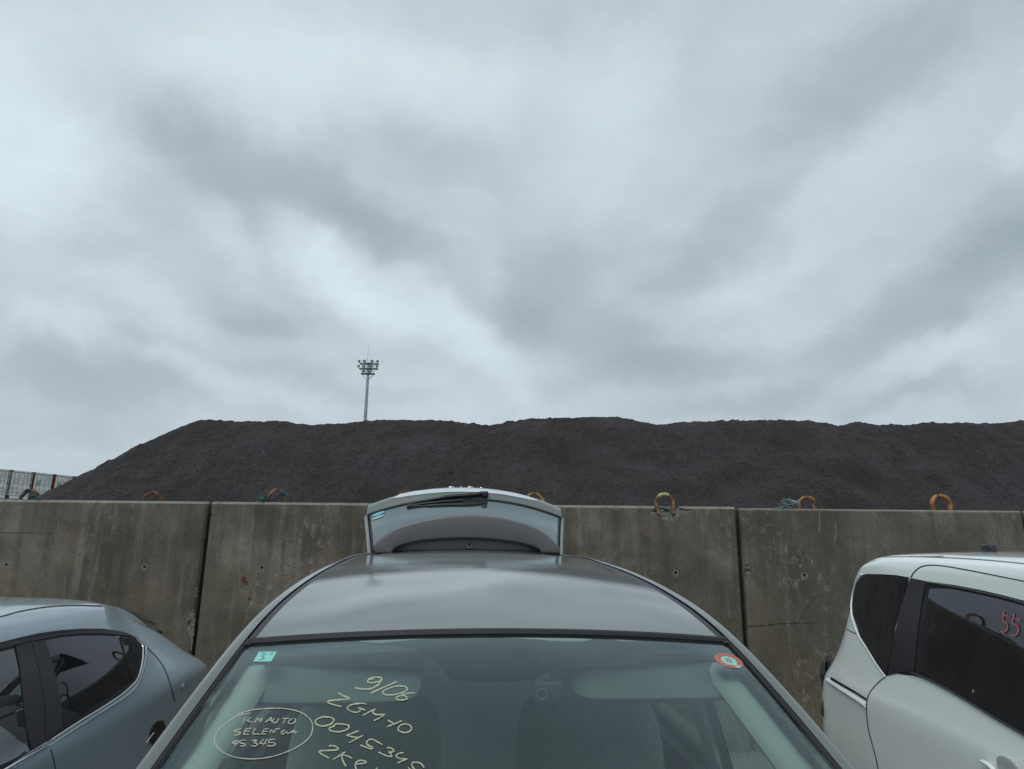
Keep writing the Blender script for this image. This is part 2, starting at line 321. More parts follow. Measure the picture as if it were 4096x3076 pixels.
class MB:
    def __init__(s): s.v = []; s.f = []; s.m = []
    def add(s, vs, fs, m=0):
        n = len(s.v); s.v += [tuple(map(float, v)) for v in vs]; s.f += [tuple(i + n for i in f) for f in fs]; s.m += [m] * len(fs); return s
    def box(s, c, d, m=0, A=None):
        c = np.array(c, float); h = np.array(d, float) / 2; A = np.eye(3) if A is None else A
        vs = [c + A @ (h * np.array(k)) for k in ((-1,-1,-1),(1,-1,-1),(1,1,-1),(-1,1,-1),(-1,-1,1),(1,-1,1),(1,1,1),(-1,1,1))]
        return s.add(vs, [(0,3,2,1),(4,5,6,7),(0,1,5,4),(1,2,6,5),(2,3,7,6),(3,0,4,7)], m)
    def rbox(s, c, d, p=.25, m=0, n=14, A=None):
        """rounded block (superellipsoid)"""
        c = np.array(c, float); h = np.array(d, float) / 2; A = np.eye(3) if A is None else A; vs = []; fs = []
        sg = lambda x, e: math.copysign(abs(x) ** e, x)
        for i in range(n + 1):
            a = -math.pi / 2 + math.pi * i / n
            for j in range(2 * n):
                b = math.pi * j / n
                q = np.array([sg(math.cos(a), p) * sg(math.cos(b), p), sg(math.cos(a), p) * sg(math.sin(b), p), sg(math.sin(a), p)])
                vs.append(c + A @ (q * h))
        for i in range(n):
            for j in range(2 * n):
                k = (j + 1) % (2 * n); fs.append((i*2*n+j, i*2*n+k, (i+1)*2*n+k, (i+1)*2*n+j))
        return s.add(vs, fs, m)
    def tube(s, pts, r, m=0, n=8, cap=True, flat=1):
        pts = [np.array(p, float) for p in pts]; rs = r if isinstance(r, (list, tuple)) else [r] * len(pts)
        vs = []; fs = []; prev = None
        for i, p in enumerate(pts):
            t = pts[min(i + 1, len(pts) - 1)] - pts[max(i - 1, 0)]; t = t / (np.linalg.norm(t) + 1e-9)
            if prev is None: a = np.cross(t, [0, 0, 1]) if abs(t[2]) < .9 else np.cross(t, [1, 0, 0])
            else: a = prev - t * (prev @ t)
            a = a / np.linalg.norm(a); prev = a; bb = np.cross(t, a)
            for j in range(n):
                q = 2 * math.pi * j / n; vs.append(p + rs[i] * (a * math.cos(q) + bb * math.sin(q) * flat))
        for i in range(len(pts) - 1):
            for j in range(n):
                k = (j + 1) % n; fs.append((i*n+j, i*n+k, (i+1)*n+k, (i+1)*n+j))
        if cap: fs += [tuple(range(n))[::-1], tuple(range((len(pts)-1)*n, len(pts)*n))]
        return s.add(vs, fs, m)
    def cyl(s, a, b, r, m=0, n=24): return s.tube([a, b], r, m, n)
    def build(s, name, mats, parent=None, smooth=True, sharp=40, split=True):
        """one object; pieces that do not touch become objects of their own (same name)"""
        if not split or parent is None or len(s.f) > 6000: return mesh(name, s.v, s.f, mats, parent, s.m, smooth, sharp)
        up_ = list(range(len(s.v)))
        def fd(i):
            while up_[i] != i: up_[i] = up_[up_[i]]; i = up_[i]
            return i
        for f in s.f:
            a = fd(f[0])
            for q in f[1:]: up_[fd(q)] = a
        V_ = np.array(s.v); comp = {}
        for i in range(len(s.v)): comp.setdefault(fd(i), []).append(i)
        cl = [[V_[ix].min(0) - .006, V_[ix].max(0) + .006, {k}] for k, ix in comp.items()]
        ch = True
        while ch:
            ch = False; out = []
            for c in cl:
                for o in out:
                    if np.all(c[0] <= o[1]) and np.all(o[0] <= c[1]): o[0] = np.minimum(o[0], c[0]); o[1] = np.maximum(o[1], c[1]); o[2] |= c[2]; ch = True; break
                else: out.append(c)
            cl = out
        if len(cl) == 1: return mesh(name, s.v, s.f, mats, parent, s.m, smooth, sharp)
        first = None
        for c in cl:
            fi = [k for k, f in enumerate(s.f) if fd(f[0]) in c[2]]; used = sorted({q for k in fi for q in s.f[k]}); mp_ = {q: n for n, q in enumerate(used)}
            if not fi: continue
            o = mesh(name, [s.v[q] for q in used], [tuple(mp_[q] for q in s.f[k]) for k in fi], mats, parent, [s.m[k] for k in fi], smooth, sharp)
            first = first or o
        return first

def catmull(pts, n=6, closed=False):
    P_ = [np.array(p, float) for p in pts]
    if len(P_) < 3 or n <= 1: return P_
    if closed: P_ = [P_[-1]] + P_ + [P_[0], P_[1]]
    else: P_ = [2 * P_[0] - P_[1]] + P_ + [2 * P_[-1] - P_[-2]]
    out = []
    for i in range(1, len(P_) - 2):
        a, b, c, d = P_[i-1:i+3]
        for k in range(n):
            t = k / n; out.append(.5 * ((2*b) + (-a+c)*t + (2*a-5*b+4*c-d)*t*t + (-a+3*b-3*c+d)*t**3))
    if not closed: out.append(P_[-2])
    return out
def pchip(xs, ys):
    """monotone cubic interpolation"""
    xs = np.array(xs, float); ys = np.array(ys, float); h = np.diff(xs); dl = np.diff(ys) / h; mm = np.zeros(len(xs))
    for i in range(1, len(xs) - 1):
        if dl[i-1] * dl[i] > 0:
            w1 = 2*h[i] + h[i-1]; w2 = h[i] + 2*h[i-1]; mm[i] = (w1 + w2) / (w1/dl[i-1] + w2/dl[i])
    mm[0] = dl[0]; mm[-1] = dl[-1]
    def f(x):
        x = np.clip(x, xs[0], xs[-1]); i = int(np.clip(np.searchsorted(xs, x) - 1, 0, len(xs) - 2)); t = (x - xs[i]) / h[i]
        return ((1+2*t)*(1-t)**2*ys[i] + t*(1-t)**2*h[i]*mm[i] + t*t*(3-2*t)*ys[i+1] + t*t*(t-1)*h[i]*mm[i+1])
    return f

# ---- tracing helpers: a photo pixel becomes the point where its sight line meets a modelled surface
class Surf:
    def __init__(s, vs, fs): s.t = BVHTree.FromPolygons([tuple(map(float, v)) for v in vs], fs)
    def hit(s, x, y):
        d = ray(x, y); h = s.t.ray_cast(Vector(CAM), Vector(d))
        if h[0] is not None:
            n = np.array(h[1]); 
            if n @ d > 0: n = -n
            return np.array(h[0]), n
        best = None
        for t in np.arange(.8, 7, .06):
            q = s.t.find_nearest(Vector(CAM + d * t))
            if q[0] is not None and (best is None or q[3] < best[0]): best = (q[3], q[0], q[1])
        n = np.array(best[2]); 
        if n @ d > 0: n = -n
        return np.array(best[1]), n
def zt(pts, ox, oy, sc): return [(ox + x / sc, oy + y / sc) for x, y in pts]
def patch(name, poly, surf, mat, parent, off=.002, g=22, fit=False, skirt=.004, holes=()):
    """panel whose outline is traced in the photo, laid on a modelled surface"""
    vs = [Vector(p) for p in poly]; edges = [(i, (i + 1) % len(poly)) for i in range(len(poly))]
    def inside(x, y, pg):
        c = False; j = len(pg) - 1
        for i in range(len(pg)):
            if (pg[i][1] > y) != (pg[j][1] > y) and x < (pg[j][0]-pg[i][0]) * (y-pg[i][1]) / (pg[j][1]-pg[i][1]) + pg[i][0]: c = not c
            j = i
        return c
    for hl in holes:
        n0 = len(vs); vs += [Vector(p) for p in hl]; edges += [(n0 + i, n0 + (i + 1) % len(hl)) for i in range(len(hl))]
    xs = [p[0] for p in poly]; ys = [p[1] for p in poly]
    arr = np.array(poly + [p for hl in holes for p in hl])
    for gx in np.arange(min(xs) + g/2, max(xs), g):
        for gy in np.arange(min(ys) + g/2, max(ys), g):
            if inside(gx, gy, poly) and not any(inside(gx, gy, h) for h in holes) and np.min(np.hypot(arr[:,0]-gx, arr[:,1]-gy)) > g * .45: vs.append(Vector((gx, gy)))
    r = delaunay_2d_cdt(vs, edges, [], 1, 1e-4)
    V2 = [tuple(v) for v in r[0]]; T = [tuple(f) for f in r[2]]
    if holes:
        T = [f for f in T if not any(inside(sum(V2[i][0] for i in f)/3, sum(V2[i][1] for i in f)/3, h) for h in holes)]
    H = [surf.hit(*p) for p in V2]
    Pw = np.array([h[0] for h in H]); Nn = np.array([h[1] for h in H])
    if fit and len(Pw) > 8:     # glass: the smooth quadratic surface closest to the body surface
        c = Pw.mean(0); n = Nn.mean(0); n /= np.linalg.norm(n); a = np.cross(n, [0, 0, 1.0]); a /= np.linalg.norm(a); b = np.cross(n, a)
        q = Pw - c; U, Vv, Wv = q @ a, q @ b, q @ n
        A = np.stack([np.ones(len(U)), U, Vv, U*U, U*Vv, Vv*Vv], 1); k = np.linalg.lstsq(A, Wv, rcond=None)[0]
        out = []
        for p2 in V2:      # meet the sight line with the fitted surface
            d = ray(*p2); t0 = (c - CAM) @ n / (d @ n); 
            for _ in range(12):
                qq = CAM + d * t0 - c; u, w, h = qq @ a, qq @ b, qq @ n
                e = h - (k @ np.array([1, u, w, u*u, u*w, w*w])); t0 -= e / (d @ n)
            out.append(CAM + d * t0)
        Pw = np.array(out); gu = k[1] + 2*k[3]*0; Nn = np.tile(n, (len(Pw), 1))
    Nn = Nn / np.linalg.norm(Nn, axis=1)[:, None]
    Pt = Pw + Nn * off
    # orient
    f0 = []
    for f in T:
        nn = np.cross(Pt[f[1]] - Pt[f[0]], Pt[f[2]] - Pt[f[0]]); f0.append(f if nn @ Nn[f[0]] > 0 else f[::-1])
    ec = {}
    for f in f0:
        for i in range(3): ec[(f[i], f[(i+1) % 3])] = 1
    bd = [(a, b) for (a, b) in ec if (b, a) not in ec]
    vs3 = [tuple(p) for p in Pt]; fs3 = list(f0)
    if skirt:
        n0 = len(vs3); ids = {}
        for a, b in bd:
            for q in (a, b):
                if q not in ids: ids[q] = len(vs3); vs3.append(tuple(Pt[q])); vs3.append(tuple(Pt[q] - Nn[q] * (off + skirt)))
        for a, b in bd: fs3.append((ids[a], ids[a] + 1, ids[b] + 1, ids[b]))
    return mesh(name, vs3, fs3, mat, parent, smooth=True)
def dens(pts, step=14, closed=False):
    out = []; n = len(pts)
    for i in range(n if closed else n - 1):
        a = np.array(pts[i]); b = np.array(pts[(i+1) % n]); k = max(1, int(np.linalg.norm(b - a) / step))
        out += [tuple(a + (b - a) * j / k) for j in range(k)]
    if not closed: out.append(tuple(pts[-1]))
    return out
def ribbon(mb, px, w, surf, off=.001, m=0, taper=True, ends=.35):
    """painted or moulded strip of width w (photo pixels) along a traced line"""
    px = [np.array(p) for p in px]; vs = []; n = len(px)
    ww = w if isinstance(w, (list, tuple)) else [w] * n
    for i, p in enumerate(px):
        t = px[min(i+1, n-1)] - px[max(i-1, 0)]; t = t / (np.linalg.norm(t) + 1e-9); q = np.array([-t[1], t[0]])
        k = ww[i] / 2 * (ends if taper and i in (0, n-1) else 1)
        for sg in (1, -1):
            h, nn = surf.hit(*(p + q * k * sg)); vs.append(h + nn * off)
    mb.add(vs, [(2*i, 2*i+1, 2*i+3, 2*i+2) for i in range(n - 1)], m)
def surfstrip(name, px, w, surf, mat, parent, off=.002, smooth_n=5):
    mb = MB(); ribbon(mb, dens([tuple(p) for p in catmull(px, smooth_n)], 16) if smooth_n > 1 else dens(px, 16), w, surf, off, taper=False); return mesh(name, mb.v, mb.f, mat, parent)
def surftube(name, px, r, surf, mat, parent, lift=0, n=8, sm=6, flat=1):
    pts = [(lambda h: h[0] + h[1] * lift)(surf.hit(*p)) for p in (catmull(px, sm) if sm > 1 else dens(px, 20))]
    return MB().tube(pts, r, n=n, flat=flat).build(name, mat, parent)
_txt = {}
def text_mesh(s):
    if s in _txt: return _txt[s]
    cu = bpy.data.curves.new('t', 'FONT'); cu.body = s; cu.align_x = 'CENTER'; cu.align_y = 'CENTER'; cu.resolution_u = 3
    o = bpy.data.objects.new('t', cu); COL.objects.link(o); dg = bpy.context.evaluated_depsgraph_get(); dg.update()
    me = bpy.data.meshes.new_from_object(o.evaluated_get(dg))
    r = ([tuple(v.co)[:2] for v in me.vertices], [tuple(p.vertices) for p in me.polygons])
    bpy.data.objects.remove(o); bpy.data.curves.remove(cu); bpy.data.meshes.remove(me); _txt[s] = r; return r
def put_text(mb, s, fn, size, m):
    V_, F_ = text_mesh(s); mb.add([fn(x * size, y * size) for x, y in V_], F_, m)

def wheel(parent, c, r=.31, w=.2, ax=(1, 0, 0)):
    c = np.array(c); ax = np.array(ax, float); ax /= np.linalg.norm(ax); b = np.cross(ax, [0, 0, 1.0])
    def rev(prof, n=36):
        vs = []; fs = []
        for j in range(n):
            a = 2 * math.pi * j / n; d = b * math.cos(a) + np.array([0, 0, 1.0]) * math.sin(a)
            for (x, rr) in prof: vs.append(c + ax * x + d * rr)
        k = len(prof)
        for j in range(n):
            for i in range(k - 1): fs.append((j*k+i, ((j+1) % n)*k+i, ((j+1) % n)*k+i+1, j*k+i+1))
        return vs, fs
    mb = MB(); mb.add(*rev([(-w/2, r*.62), (-w/2, r*.9), (-w*.4, r), (w*.4, r), (w/2, r*.9), (w/2, r*.62)]))
    wh = mb.build('wheel', M_TYRE, parent)
    mb = MB(); mb.add(*rev([(-w*.45, r*.63), (-w*.2, r*.58), (w*.2, r*.58), (w*.45, r*.63)]))
    for k in range(5):
        a = 2 * math.pi * k / 5; d = b * math.cos(a) + np.array([0, 0, 1.0]) * math.sin(a)
        for sd_ in (-1, 1): mb.tube([c + ax * w*.38*sd_, c + ax * w*.4*sd_ + d * r*.6], [.045, .03], n=6)
    mb.cyl(c - ax * w*.42, c + ax * w*.42, .06)
    mb.build('rim', M_RIM, wh, split=False)

# ------------------------------------------------------------------ ground
def ground():
    mb = MB(); g = 3000
    mb.add([(-g, -g, 0), (g, -g, 0), (g, g, 0), (-g, g, 0)], [(0, 1, 2, 3)])
    tag(mb.build('ground', M_GROUND, None, False, None), kind='structure')
ground()

# ------------------------------------------------------------------ concrete wall of precast panels
WA = R(1.8)
wx = np.array([math.cos(WA), -math.sin(WA), 0]); wy = np.array([math.sin(WA), math.cos(WA), 0])
W0 = np.array([0, 6.2, 0])
def WP(u, v, z): return W0 + wx * u + wy * v + np.array([0, 0, z])        # along the wall, into the wall, up
WTOP = 2.075
def wall_px(x, y):
    d = ray(x, y); k = (W0 - CAM) @ wy / (d @ wy); p = CAM + d * k - W0; return p @ wx, p[2]
AW = np.stack([wx, wy, np.array([0, 0, 1])], 1)
def boolean(mb, cutters):
    me = bpy.data.meshes.new('a'); me.from_pydata(mb.v, [], mb.f); o = link('a', me)
    for i, c in enumerate(cutters):
        mc = bpy.data.meshes.new('c'); mc.from_pydata(c.v, [], c.f); mc.materials.append(M_CHIP); oc = link('c', mc)
        md = o.modifiers.new('b', 'BOOLEAN'); md.object = oc; md.operation = 'DIFFERENCE'; md.solver = 'EXACT'; md.material_mode = 'TRANSFER'
        c.o = oc
    me.materials.append(M_CONC)
    bpy.context.view_layer.update(); dg = bpy.context.evaluated_depsgraph_get()
    r = bpy.data.meshes.new_from_object(o.evaluated_get(dg))
    for c in cutters: bpy.data.objects.remove(c.o)
    bpy.data.objects.remove(o); return r
PAN = [(-9.6, -2.886, 'stained concrete wall panel behind the blue grey hatchback, under the two leftmost loops', 0.0),
       (-2.852, 2.090, 'wide weathered concrete wall panel behind the open tailgate of the silver car', 0.0),
       (2.128, 4.690, 'mossy concrete wall panel with a long dark scratch, left of the white van roof', -.012),
       (4.722, 9.5, 'concrete wall panel cut by the right edge of the photo', -.014)]
HOLES = [(25, 2258), (578, 2267), (1047, 2270), (2702, 2290), (3218, 2300)]
RS = [(117, 1955), (609, 1963), (1098, 1952), (1615, 1963), (2137, 1972), (2660, 1970), (3227, 1985), (3763, 1977)]
def rough_blob(c, r, seed, sx=1, sy=1, sz=1):
    bm = bmesh.new(); bmesh.ops.create_icosphere(bm, subdivisions=4, radius=1)
    vs = []
    for v_ in bm.verts:
        k = 1 + .55 * noise.fractal(v_.co * 1.9 + Vector((seed, 3, 1)), 1.0, 2.0, 4); q = v_.co * r * k
        vs.append(np.array(c) + AW @ np.array([q.x*sx, q.y*sy, q.z*sz]))
    fs = [tuple(x.index for x in f.verts) for f in bm.faces]; bm.free()
    mb = MB(); mb.add(vs, fs); return mb
for (a, b, lab, dz) in PAN:
    mb = MB(); t = .30; zt_ = WTOP + dz; c = .022; e = .018
    # prism: outline in (v,z) with chamfers top and sides
    prof = [(0, 0), (0, zt_ - c), (c, zt_), (t - c, zt_), (t, zt_ - c), (t, 0)]
    vs = []
    for (u, ins) in ((a, e), (a + e, 0), (b - e, 0), (b, e)):
        for (v_, z_) in prof:
            vv = v_ + ins if v_ <= c else v_ - ins
            vs.append(WP(u, vv, z_))
    fs = []
    for k in range(3):
        for i in range(5): fs.append((k*6+i, k*6+i+1, (k+1)*6+i+1, (k+1)*6+i)[::-1])
        fs.append((k*6+5, k*6, (k+1)*6, (k+1)*6+5)[::-1])
    fs += [tuple(range(6)), tuple(range(18, 24))[::-1]]
    fs = [f[::-1] for f in fs]
    mb.add(vs, fs)
    cuts = []; hs = []
    for (hx, hy) in HOLES:
        u, z_ = wall_px(hx, hy)
        if a < u < b:
            cm = MB(); cm.tube([WP(u, -.05, z_), WP(u, .12, z_)], .013, n=16); cuts.append(cm); hs.append((u, z_))
    if a < 1.44 < b:
        cuts.append(rough_blob(WP(1.455, -.012, WTOP - .045), .10, 3, 1.25, .62, .75)); cuts.append(rough_blob(WP(1.60, -.02, WTOP - .05), .06, 9, 1.3, .5, .7))
        cuts.append(rough_blob(WP(2.095, -.02, 1.62), .018, 5, 1, 1, 2.2)); cuts.append(rough_blob(WP(-2.85, -.01, 1.93), .03, 8, 1, 1, 1.2))
    if a > 2 and b < 5: cuts.append(rough_blob(WP(2.14, -.01, 1.50), .045, 2, 1, .8, 1.5))
    if a < -5: cuts.append(rough_blob(WP(-2.89, -.01, 1.25), .03, 6, 1, 1, 1.4)); cuts.append(rough_blob(WP(-2.90, -.01, .98), .05, 4, 1.2, .5, 2))
    me = boolean(mb, cuts); me.name = 'concrete_wall_panel'
    o = link('concrete_wall_panel', me); INV[o.name] = Matrix.Identity(4)
    tag(o, lab, 'wall', 'precast panels of the concrete wall')
    for (u, z_) in hs:
        h = MB(); ring = []; n = 28
        for j in range(n):
            q = 2*math.pi*j/n; r1 = .030 + .010 * noise.noise(Vector((math.cos(q)*1.3, math.sin(q)*1.3, u)))
            ring += [WP(u + math.cos(q)*.0135, -.0015, z_ + math.sin(q)*.0135), WP(u + math.cos(q)*r1, -.0004, z_ - .006 + math.sin(q)*r1)]
        h.add(ring, [(2*j, 2*j+1, (2*((j+1) % n))+1, 2*((j+1) % n)) for j in range(n)])
        h.build('tie_hole_rim', M_HALO, o)
        MB().tube([WP(u, .10, z_), WP(u, .115, z_)], .0125, n=16).build('tie_hole', M_HOLE, o)
wallplane = Surf([WP(-12, 0, 0), WP(12, 0, 0), WP(12, 0, 4), WP(-12, 0, 4)], [(0, 1, 2, 3)])
walls = [o for o in bpy.data.objects if o.name.startswith('concrete_wall_panel')]
walls.sort(key=lambda o: o.name)
def wallmark(name, pts, w, mat, par, seed=0):
    mb = MB(); P2 = [tuple(p) for p in catmull(pts, 8)]; rr = random.Random(seed)
    ribbon(mb, P2, [w * (.35 + rr.random()) for _ in P2], wallplane, .0012, taper=True); mesh(name, mb.v, mb.f, mat, par)
wallmark('crack', [(2990, 2505), (3060, 2502), (3120, 2494), (3200, 2492), (3290, 2489)], 7, M_CRACK, walls[2], 1)
wallmark('crack', [(-60, 2130), (60, 2131), (130, 2131), (215, 2134)], 3, M_CRACK, walls[0], 2)
for i, (ln, w, k) in enumerate([([(232,2078),(236,2110),(233,2150),(228,2200)], 5, 0), ([(258,2305),(259,2345),(255,2395)], 5, 0), ([(356,2100),(345,2150),(332,2182),(302,2192)], 5, 0), ([(218,2136),(240,2137),(262,2135)], 6, 0), ([(100,2150),(92,2172),(96,2188)], 5, 0),
        ([(776,2470),(770,2530),(764,2600)], 11, 0), ([(843,2132),(838,2160),(836,2185)], 7, 1), ([(880,2130),(876,2165)], 4, 1), ([(1080,2180),(1078,2200),(1070,2215)], 5, 1), ([(2342,2095),(2332,2130),(2325,2160)], 4, 1), ([(2712,2120),(2716,2150)], 4, 1), ([(2478,2040),(2450,2034),(2415,2030)], 8, 1), ([(2914,2390),(2912,2430),(2920,2470)], 7, 1),
        ([(2985,2320),(2990,2380),(2995,2450),(3003,2545)], 6, 2), ([(3275,2040),(3278,2080),(3276,2130)], 6, 2), ([(3340,2090),(3345,2130),(3335,2170)], 5, 2), ([(3500,2090),(3515,2120)], 5, 2), ([(3560,2130),(3540,2160),(3530,2170)], 5, 2), ([(3216,2245),(3214,2262)], 5, 2), ([(3378,2285),(3384,2305)], 4, 2)]):
    wallmark('lime_streak', ln, w, M_LIME, walls[k], 10 + i)
for (x, y, w, h) in ((975, 2318, 12, 26), (984, 2330, 12, 16), (998, 2394, 9, 14)):
    mb = MB(); n = 14; vs = [wallplane.hit(x, y)[0] + wallplane.hit(x, y)[1] * .0012]
    for j in range(n):
        q = 2*math.pi*j/n; k = .7 + .5*random.random(); h3, nn = wallplane.hit(x + math.cos(q)*w*k, y + math.sin(q)*h*k*.6); vs.append(h3 + nn*.0012)
    mb.add(vs, [(0, 1 + j, 1 + (j+1) % n) for j in range(n)]); mesh('rust_stain', mb.v, mb.f, M_RUSTSPOT, walls[1])

# ------------------------------------------------------------------ lifting loops on the wall
def rope_mat(name, c1, c2, c3):
    M = bpy.data.materials.new(name); M.use_nodes = True; nt = M.node_tree; b = nt.nodes['Principled BSDF']; V = N(nt, 'ShaderNodeTexCoord').outputs['Object']
    c = ramp(nt, noi(nt, V, 14, 6, .65, .5), [(.36, c1), (.5, c2), (.64, c3)]); L(nt, c, b.inputs['Base Color']); b.inputs['Roughness'].default_value = .75
    bp = N(nt, 'ShaderNodeBump', i_Strength=.6, i_Distance=.006); L(nt, noi(nt, V, 90, 5, .6), bp.inputs['Height']); L(nt, bp.outputs[0], b.inputs['Normal']); return M
MR_DK = rope_mat('loop_dark_rust', (.045, .02, .014), (.11, .045, .022), (.17, .08, .03))
MR_BR = rope_mat('loop_brown', (.06, .026, .015), (.17, .075, .028), (.27, .17, .09))
MR_YE = rope_mat('loop_yellow', (.11, .045, .018), (.25, .13, .045), (.38, .27, .13))
MR_OR = rope_mat('loop_orange', (.13, .045, .016), (.28, .115, .035), (.36, .21, .08))
M_SLEEVE = pm('loop_pale_sleeve', (.42, .38, .20), .6, bump=(60, .4))
def loop(x0, x1, ytop, mat, r, lab, lean=0, depth=.09, legs=0, seed=0, gap=None, sag=.0, extra=None):
    ybase = (x0 + x1) / 2 * .0092 + 1999; r *= .72
    uL, _ = wall_px(x0, ybase); uR, _ = wall_px(x1, ybase); k = 1 + depth / 6.2
    uL *= k; uR *= k; uc = (uL + uR) / 2; hw = (uR - uL) / 2
    zt_ = CAMH + (wall_px((x0 + x1) / 2, ytop)[1] - CAMH) * k - r; zb = WTOP - .002 + (-.0 if not legs else -legs)
    h = zt_ - WTOP; rr = random.Random(seed)
    root = empty('lifting_loop', Matrix.Translation(Vector(WP(uc, depth, WTOP))), lab, 'lifting loop', 'rusty lifting loops along the top of the wall')
    pts = []; rad = []
    for i in range(41):
        q = math.pi * (1 - i / 40); x = math.cos(q); z_ = math.sin(q)
        sx = math.copysign(abs(x) ** .8, x); sz = abs(z_) ** .85
        w = hw * (.86 + .14 * (1 - abs(2*sz - .8)))
        pts.append(WP(uc + sx * w + lean * sz * h, depth + .012 * math.sin(3*q + seed), WTOP + sz * h)); rad.append(r * (1 + .10 * math.sin(7*q + seed) + .08 * rr.random()))
    if legs:
        pts = [WP(uc - hw*.82, depth - .055, WTOP - legs)] + pts + [WP(uc + hw*.84, depth - .055, WTOP - legs)]; rad = [r*.8] + rad + [r*.8]
    else:
        pts = [WP(uc - hw*.9, depth, WTOP - .03)] + pts + [WP(uc + hw*.95, depth, WTOP - .03)]; rad = [r] + rad + [r]
    if gap:
        a, b = int(gap[0] * 42), int(gap[1] * 42)
        MB().tube(pts[:a], [q*1.12 for q in rad[:a]], n=12).tube(pts[b:], [q*1.12 for q in rad[b:]], n=12).build('sleeve', mat, root)
        MB().tube(pts, [q*.62 for q in rad], n=10).build('steel_core', MR_DK, root)
    else:
        MB().tube(pts, rad, n=12).build('sleeve', mat, root)
    if extra == 'pale': MB().tube(pts[13:27], [q*1.1 for q in rad[13:27]], n=12).build('torn_sleeve', M_SLEEVE, root)
    return root, uc, hw, h
loop(80, 152, 1957, MR_DK, .022, 'dark rusty loop wound with frayed green rope, in front of the white containers', seed=1)
loop(574, 642, 1965, MR_DK, .019, 'low brown loop on the wall above the left panel, no rope on it', seed=2, depth=.10, gap=(.74, .80))
loop(1072, 1142, 1953, MR_BR, .017, 'broken brown and orange loop tangled with green rope, left of the tailgate', seed=3, gap=(.52, .74))
loop(1590, 1648, 1962, MR_DK, .019, 'dark red loop half hidden behind the left side of the tailgate', seed=4)
loop(2100, 2172, 1970, MR_YE, .019, 'yellowish loop rising behind the right side of the tailgate', seed=5, gap=(.5, .53))
loop(2621, 2695, 1971, MR_BR, .019, 'upright brown loop with pale top set in chipped concrete', seed=6, legs=.075, depth=.045, extra='pale')
loop(3191, 3262, 1984, MR_YE, .019, 'low yellow loop beside the pale green rope tuft', lean=.1, seed=7, gap=(.68, .70))
loop(3725, 3806, 1977, MR_OR, .022, 'tall orange yellow loop above the white van', seed=8, gap=(.46, .48))
M_GROPE = pm('green_rope', (.10, .30, .24), .9, var=(60, (.03, .08, .08), .42, .55)); M_PROPE = pm('pale_rope', (.34, .45, .42), .9, var=(40, (.16, .26, .25), .4, .6))
M_DROPE = pm('dark_rope', (.02, .04, .04), .9); M_WIRE = pm('old_wire', (.05, .025, .022), .8)
def wpt(x, y, dep=.08):
    d = ray(x, y); k = (W0 + wy * dep - CAM) @ wy / (d @ wy); return CAM + d * k
def tuft(name, segs, fray, lab, mats, par_r=.006):
    """rope scrap: twisted strands plus frayed ends; segs = list of traced px lines, fray = list of (x, y, dx, dy, n)"""
    c = wpt(*segs[0][0]); root = empty(name, Matrix.Translation(Vector((c[0], c[1], WTOP))), lab, 'rope scrap', 'rope scraps tied to the loops')
    mb = MB()
    for sgm in segs:
        w = sgm[2] if isinstance(sgm, tuple) and len(sgm) == 3 and not isinstance(sgm[2], tuple) else par_r
        mb.tube([wpt(x, y, .05 + .02 * math.sin(i)) for i, (x, y) in enumerate(catmull(sgm, 5))], par_r, n=8)
    mb.build('rope_strand', mats[0], root)
    mb = MB(); rr = random.Random(4)
    for (x, y, dx, dy, n) in fray:
        for k in range(n):
            x0, y0 = x + rr.gauss(0, 3), y + rr.gauss(0, 2); s_ = rr.uniform(.4, 1.25)
            p1 = (x0 + dx*s_*.5 + rr.gauss(0, 4), y0 + dy*s_*.5 + rr.gauss(0, 4)); p2 = (x0 + dx*s_ + rr.gauss(0, 7), min(y0 + dy*s_ + rr.gauss(0, 6), 2041))
            de = rr.uniform(.0, .07); mb.tube([wpt(x0, y0, .06), wpt(*p1, de), wpt(*p2, de)], [.0022, .0018, .0012], n=4, m=0 if rr.random() < .7 else 1)
    mb.build('frayed_fibres', mats[1:], root, split=False)
tuft('rope_scrap', [[(95, 1968), (112, 1958), (126, 1975), (138, 1990)], [(100, 1966), (120, 1970), (135, 1985)]], [(125, 1978, 8, 8, 60), (135, 1988, 14, 8, 30), (120, 1985, 5, 10, 25), (140, 1994, 28, 3, 14)], 'frayed green rope on the leftmost rusty loop', [M_DROPE, M_GROPE, M_DROPE])
tuft('rope_scrap', [[(1060, 2001), (1075, 2000), (1090, 2000), (1105, 1990), (1118, 1978)], [(1118, 1982), (1128, 1976), (1132, 1984)]], [(1062, 1996, -25, 3, 55), (1060, 1990, 3, -8, 20), (1125, 1978, 16, -8, 50), (1130, 1980, 16, 4, 30)], 'dark green rope with two frayed ends tied through the broken loop', [M_DROPE, M_GROPE, M_DROPE])
tuft('rope_scrap', [[(3190, 2016), (3170, 2012), (3150, 2018), (3130, 2022)]], [(3192, 2012, -45, 5, 90), (3185, 2006, -50, -2, 50), (3180, 2018, -65, 6, 50)], 'pale green unravelled rope lying left of the low yellow loop', [M_PROPE, M_PROPE, M_DROPE])
tuft('wire_scrap', [[(3258, 2016), (3275, 2010), (3300, 2004), (3320, 2008), (3335, 2020)], [(3256, 2018), (3280, 2020), (3300, 2012)]], [(3260, 2014, 14, 3, 10)], 'thin rusty wire trailing right of the low yellow loop', [M_WIRE, M_WIRE, M_WIRE], .0025)

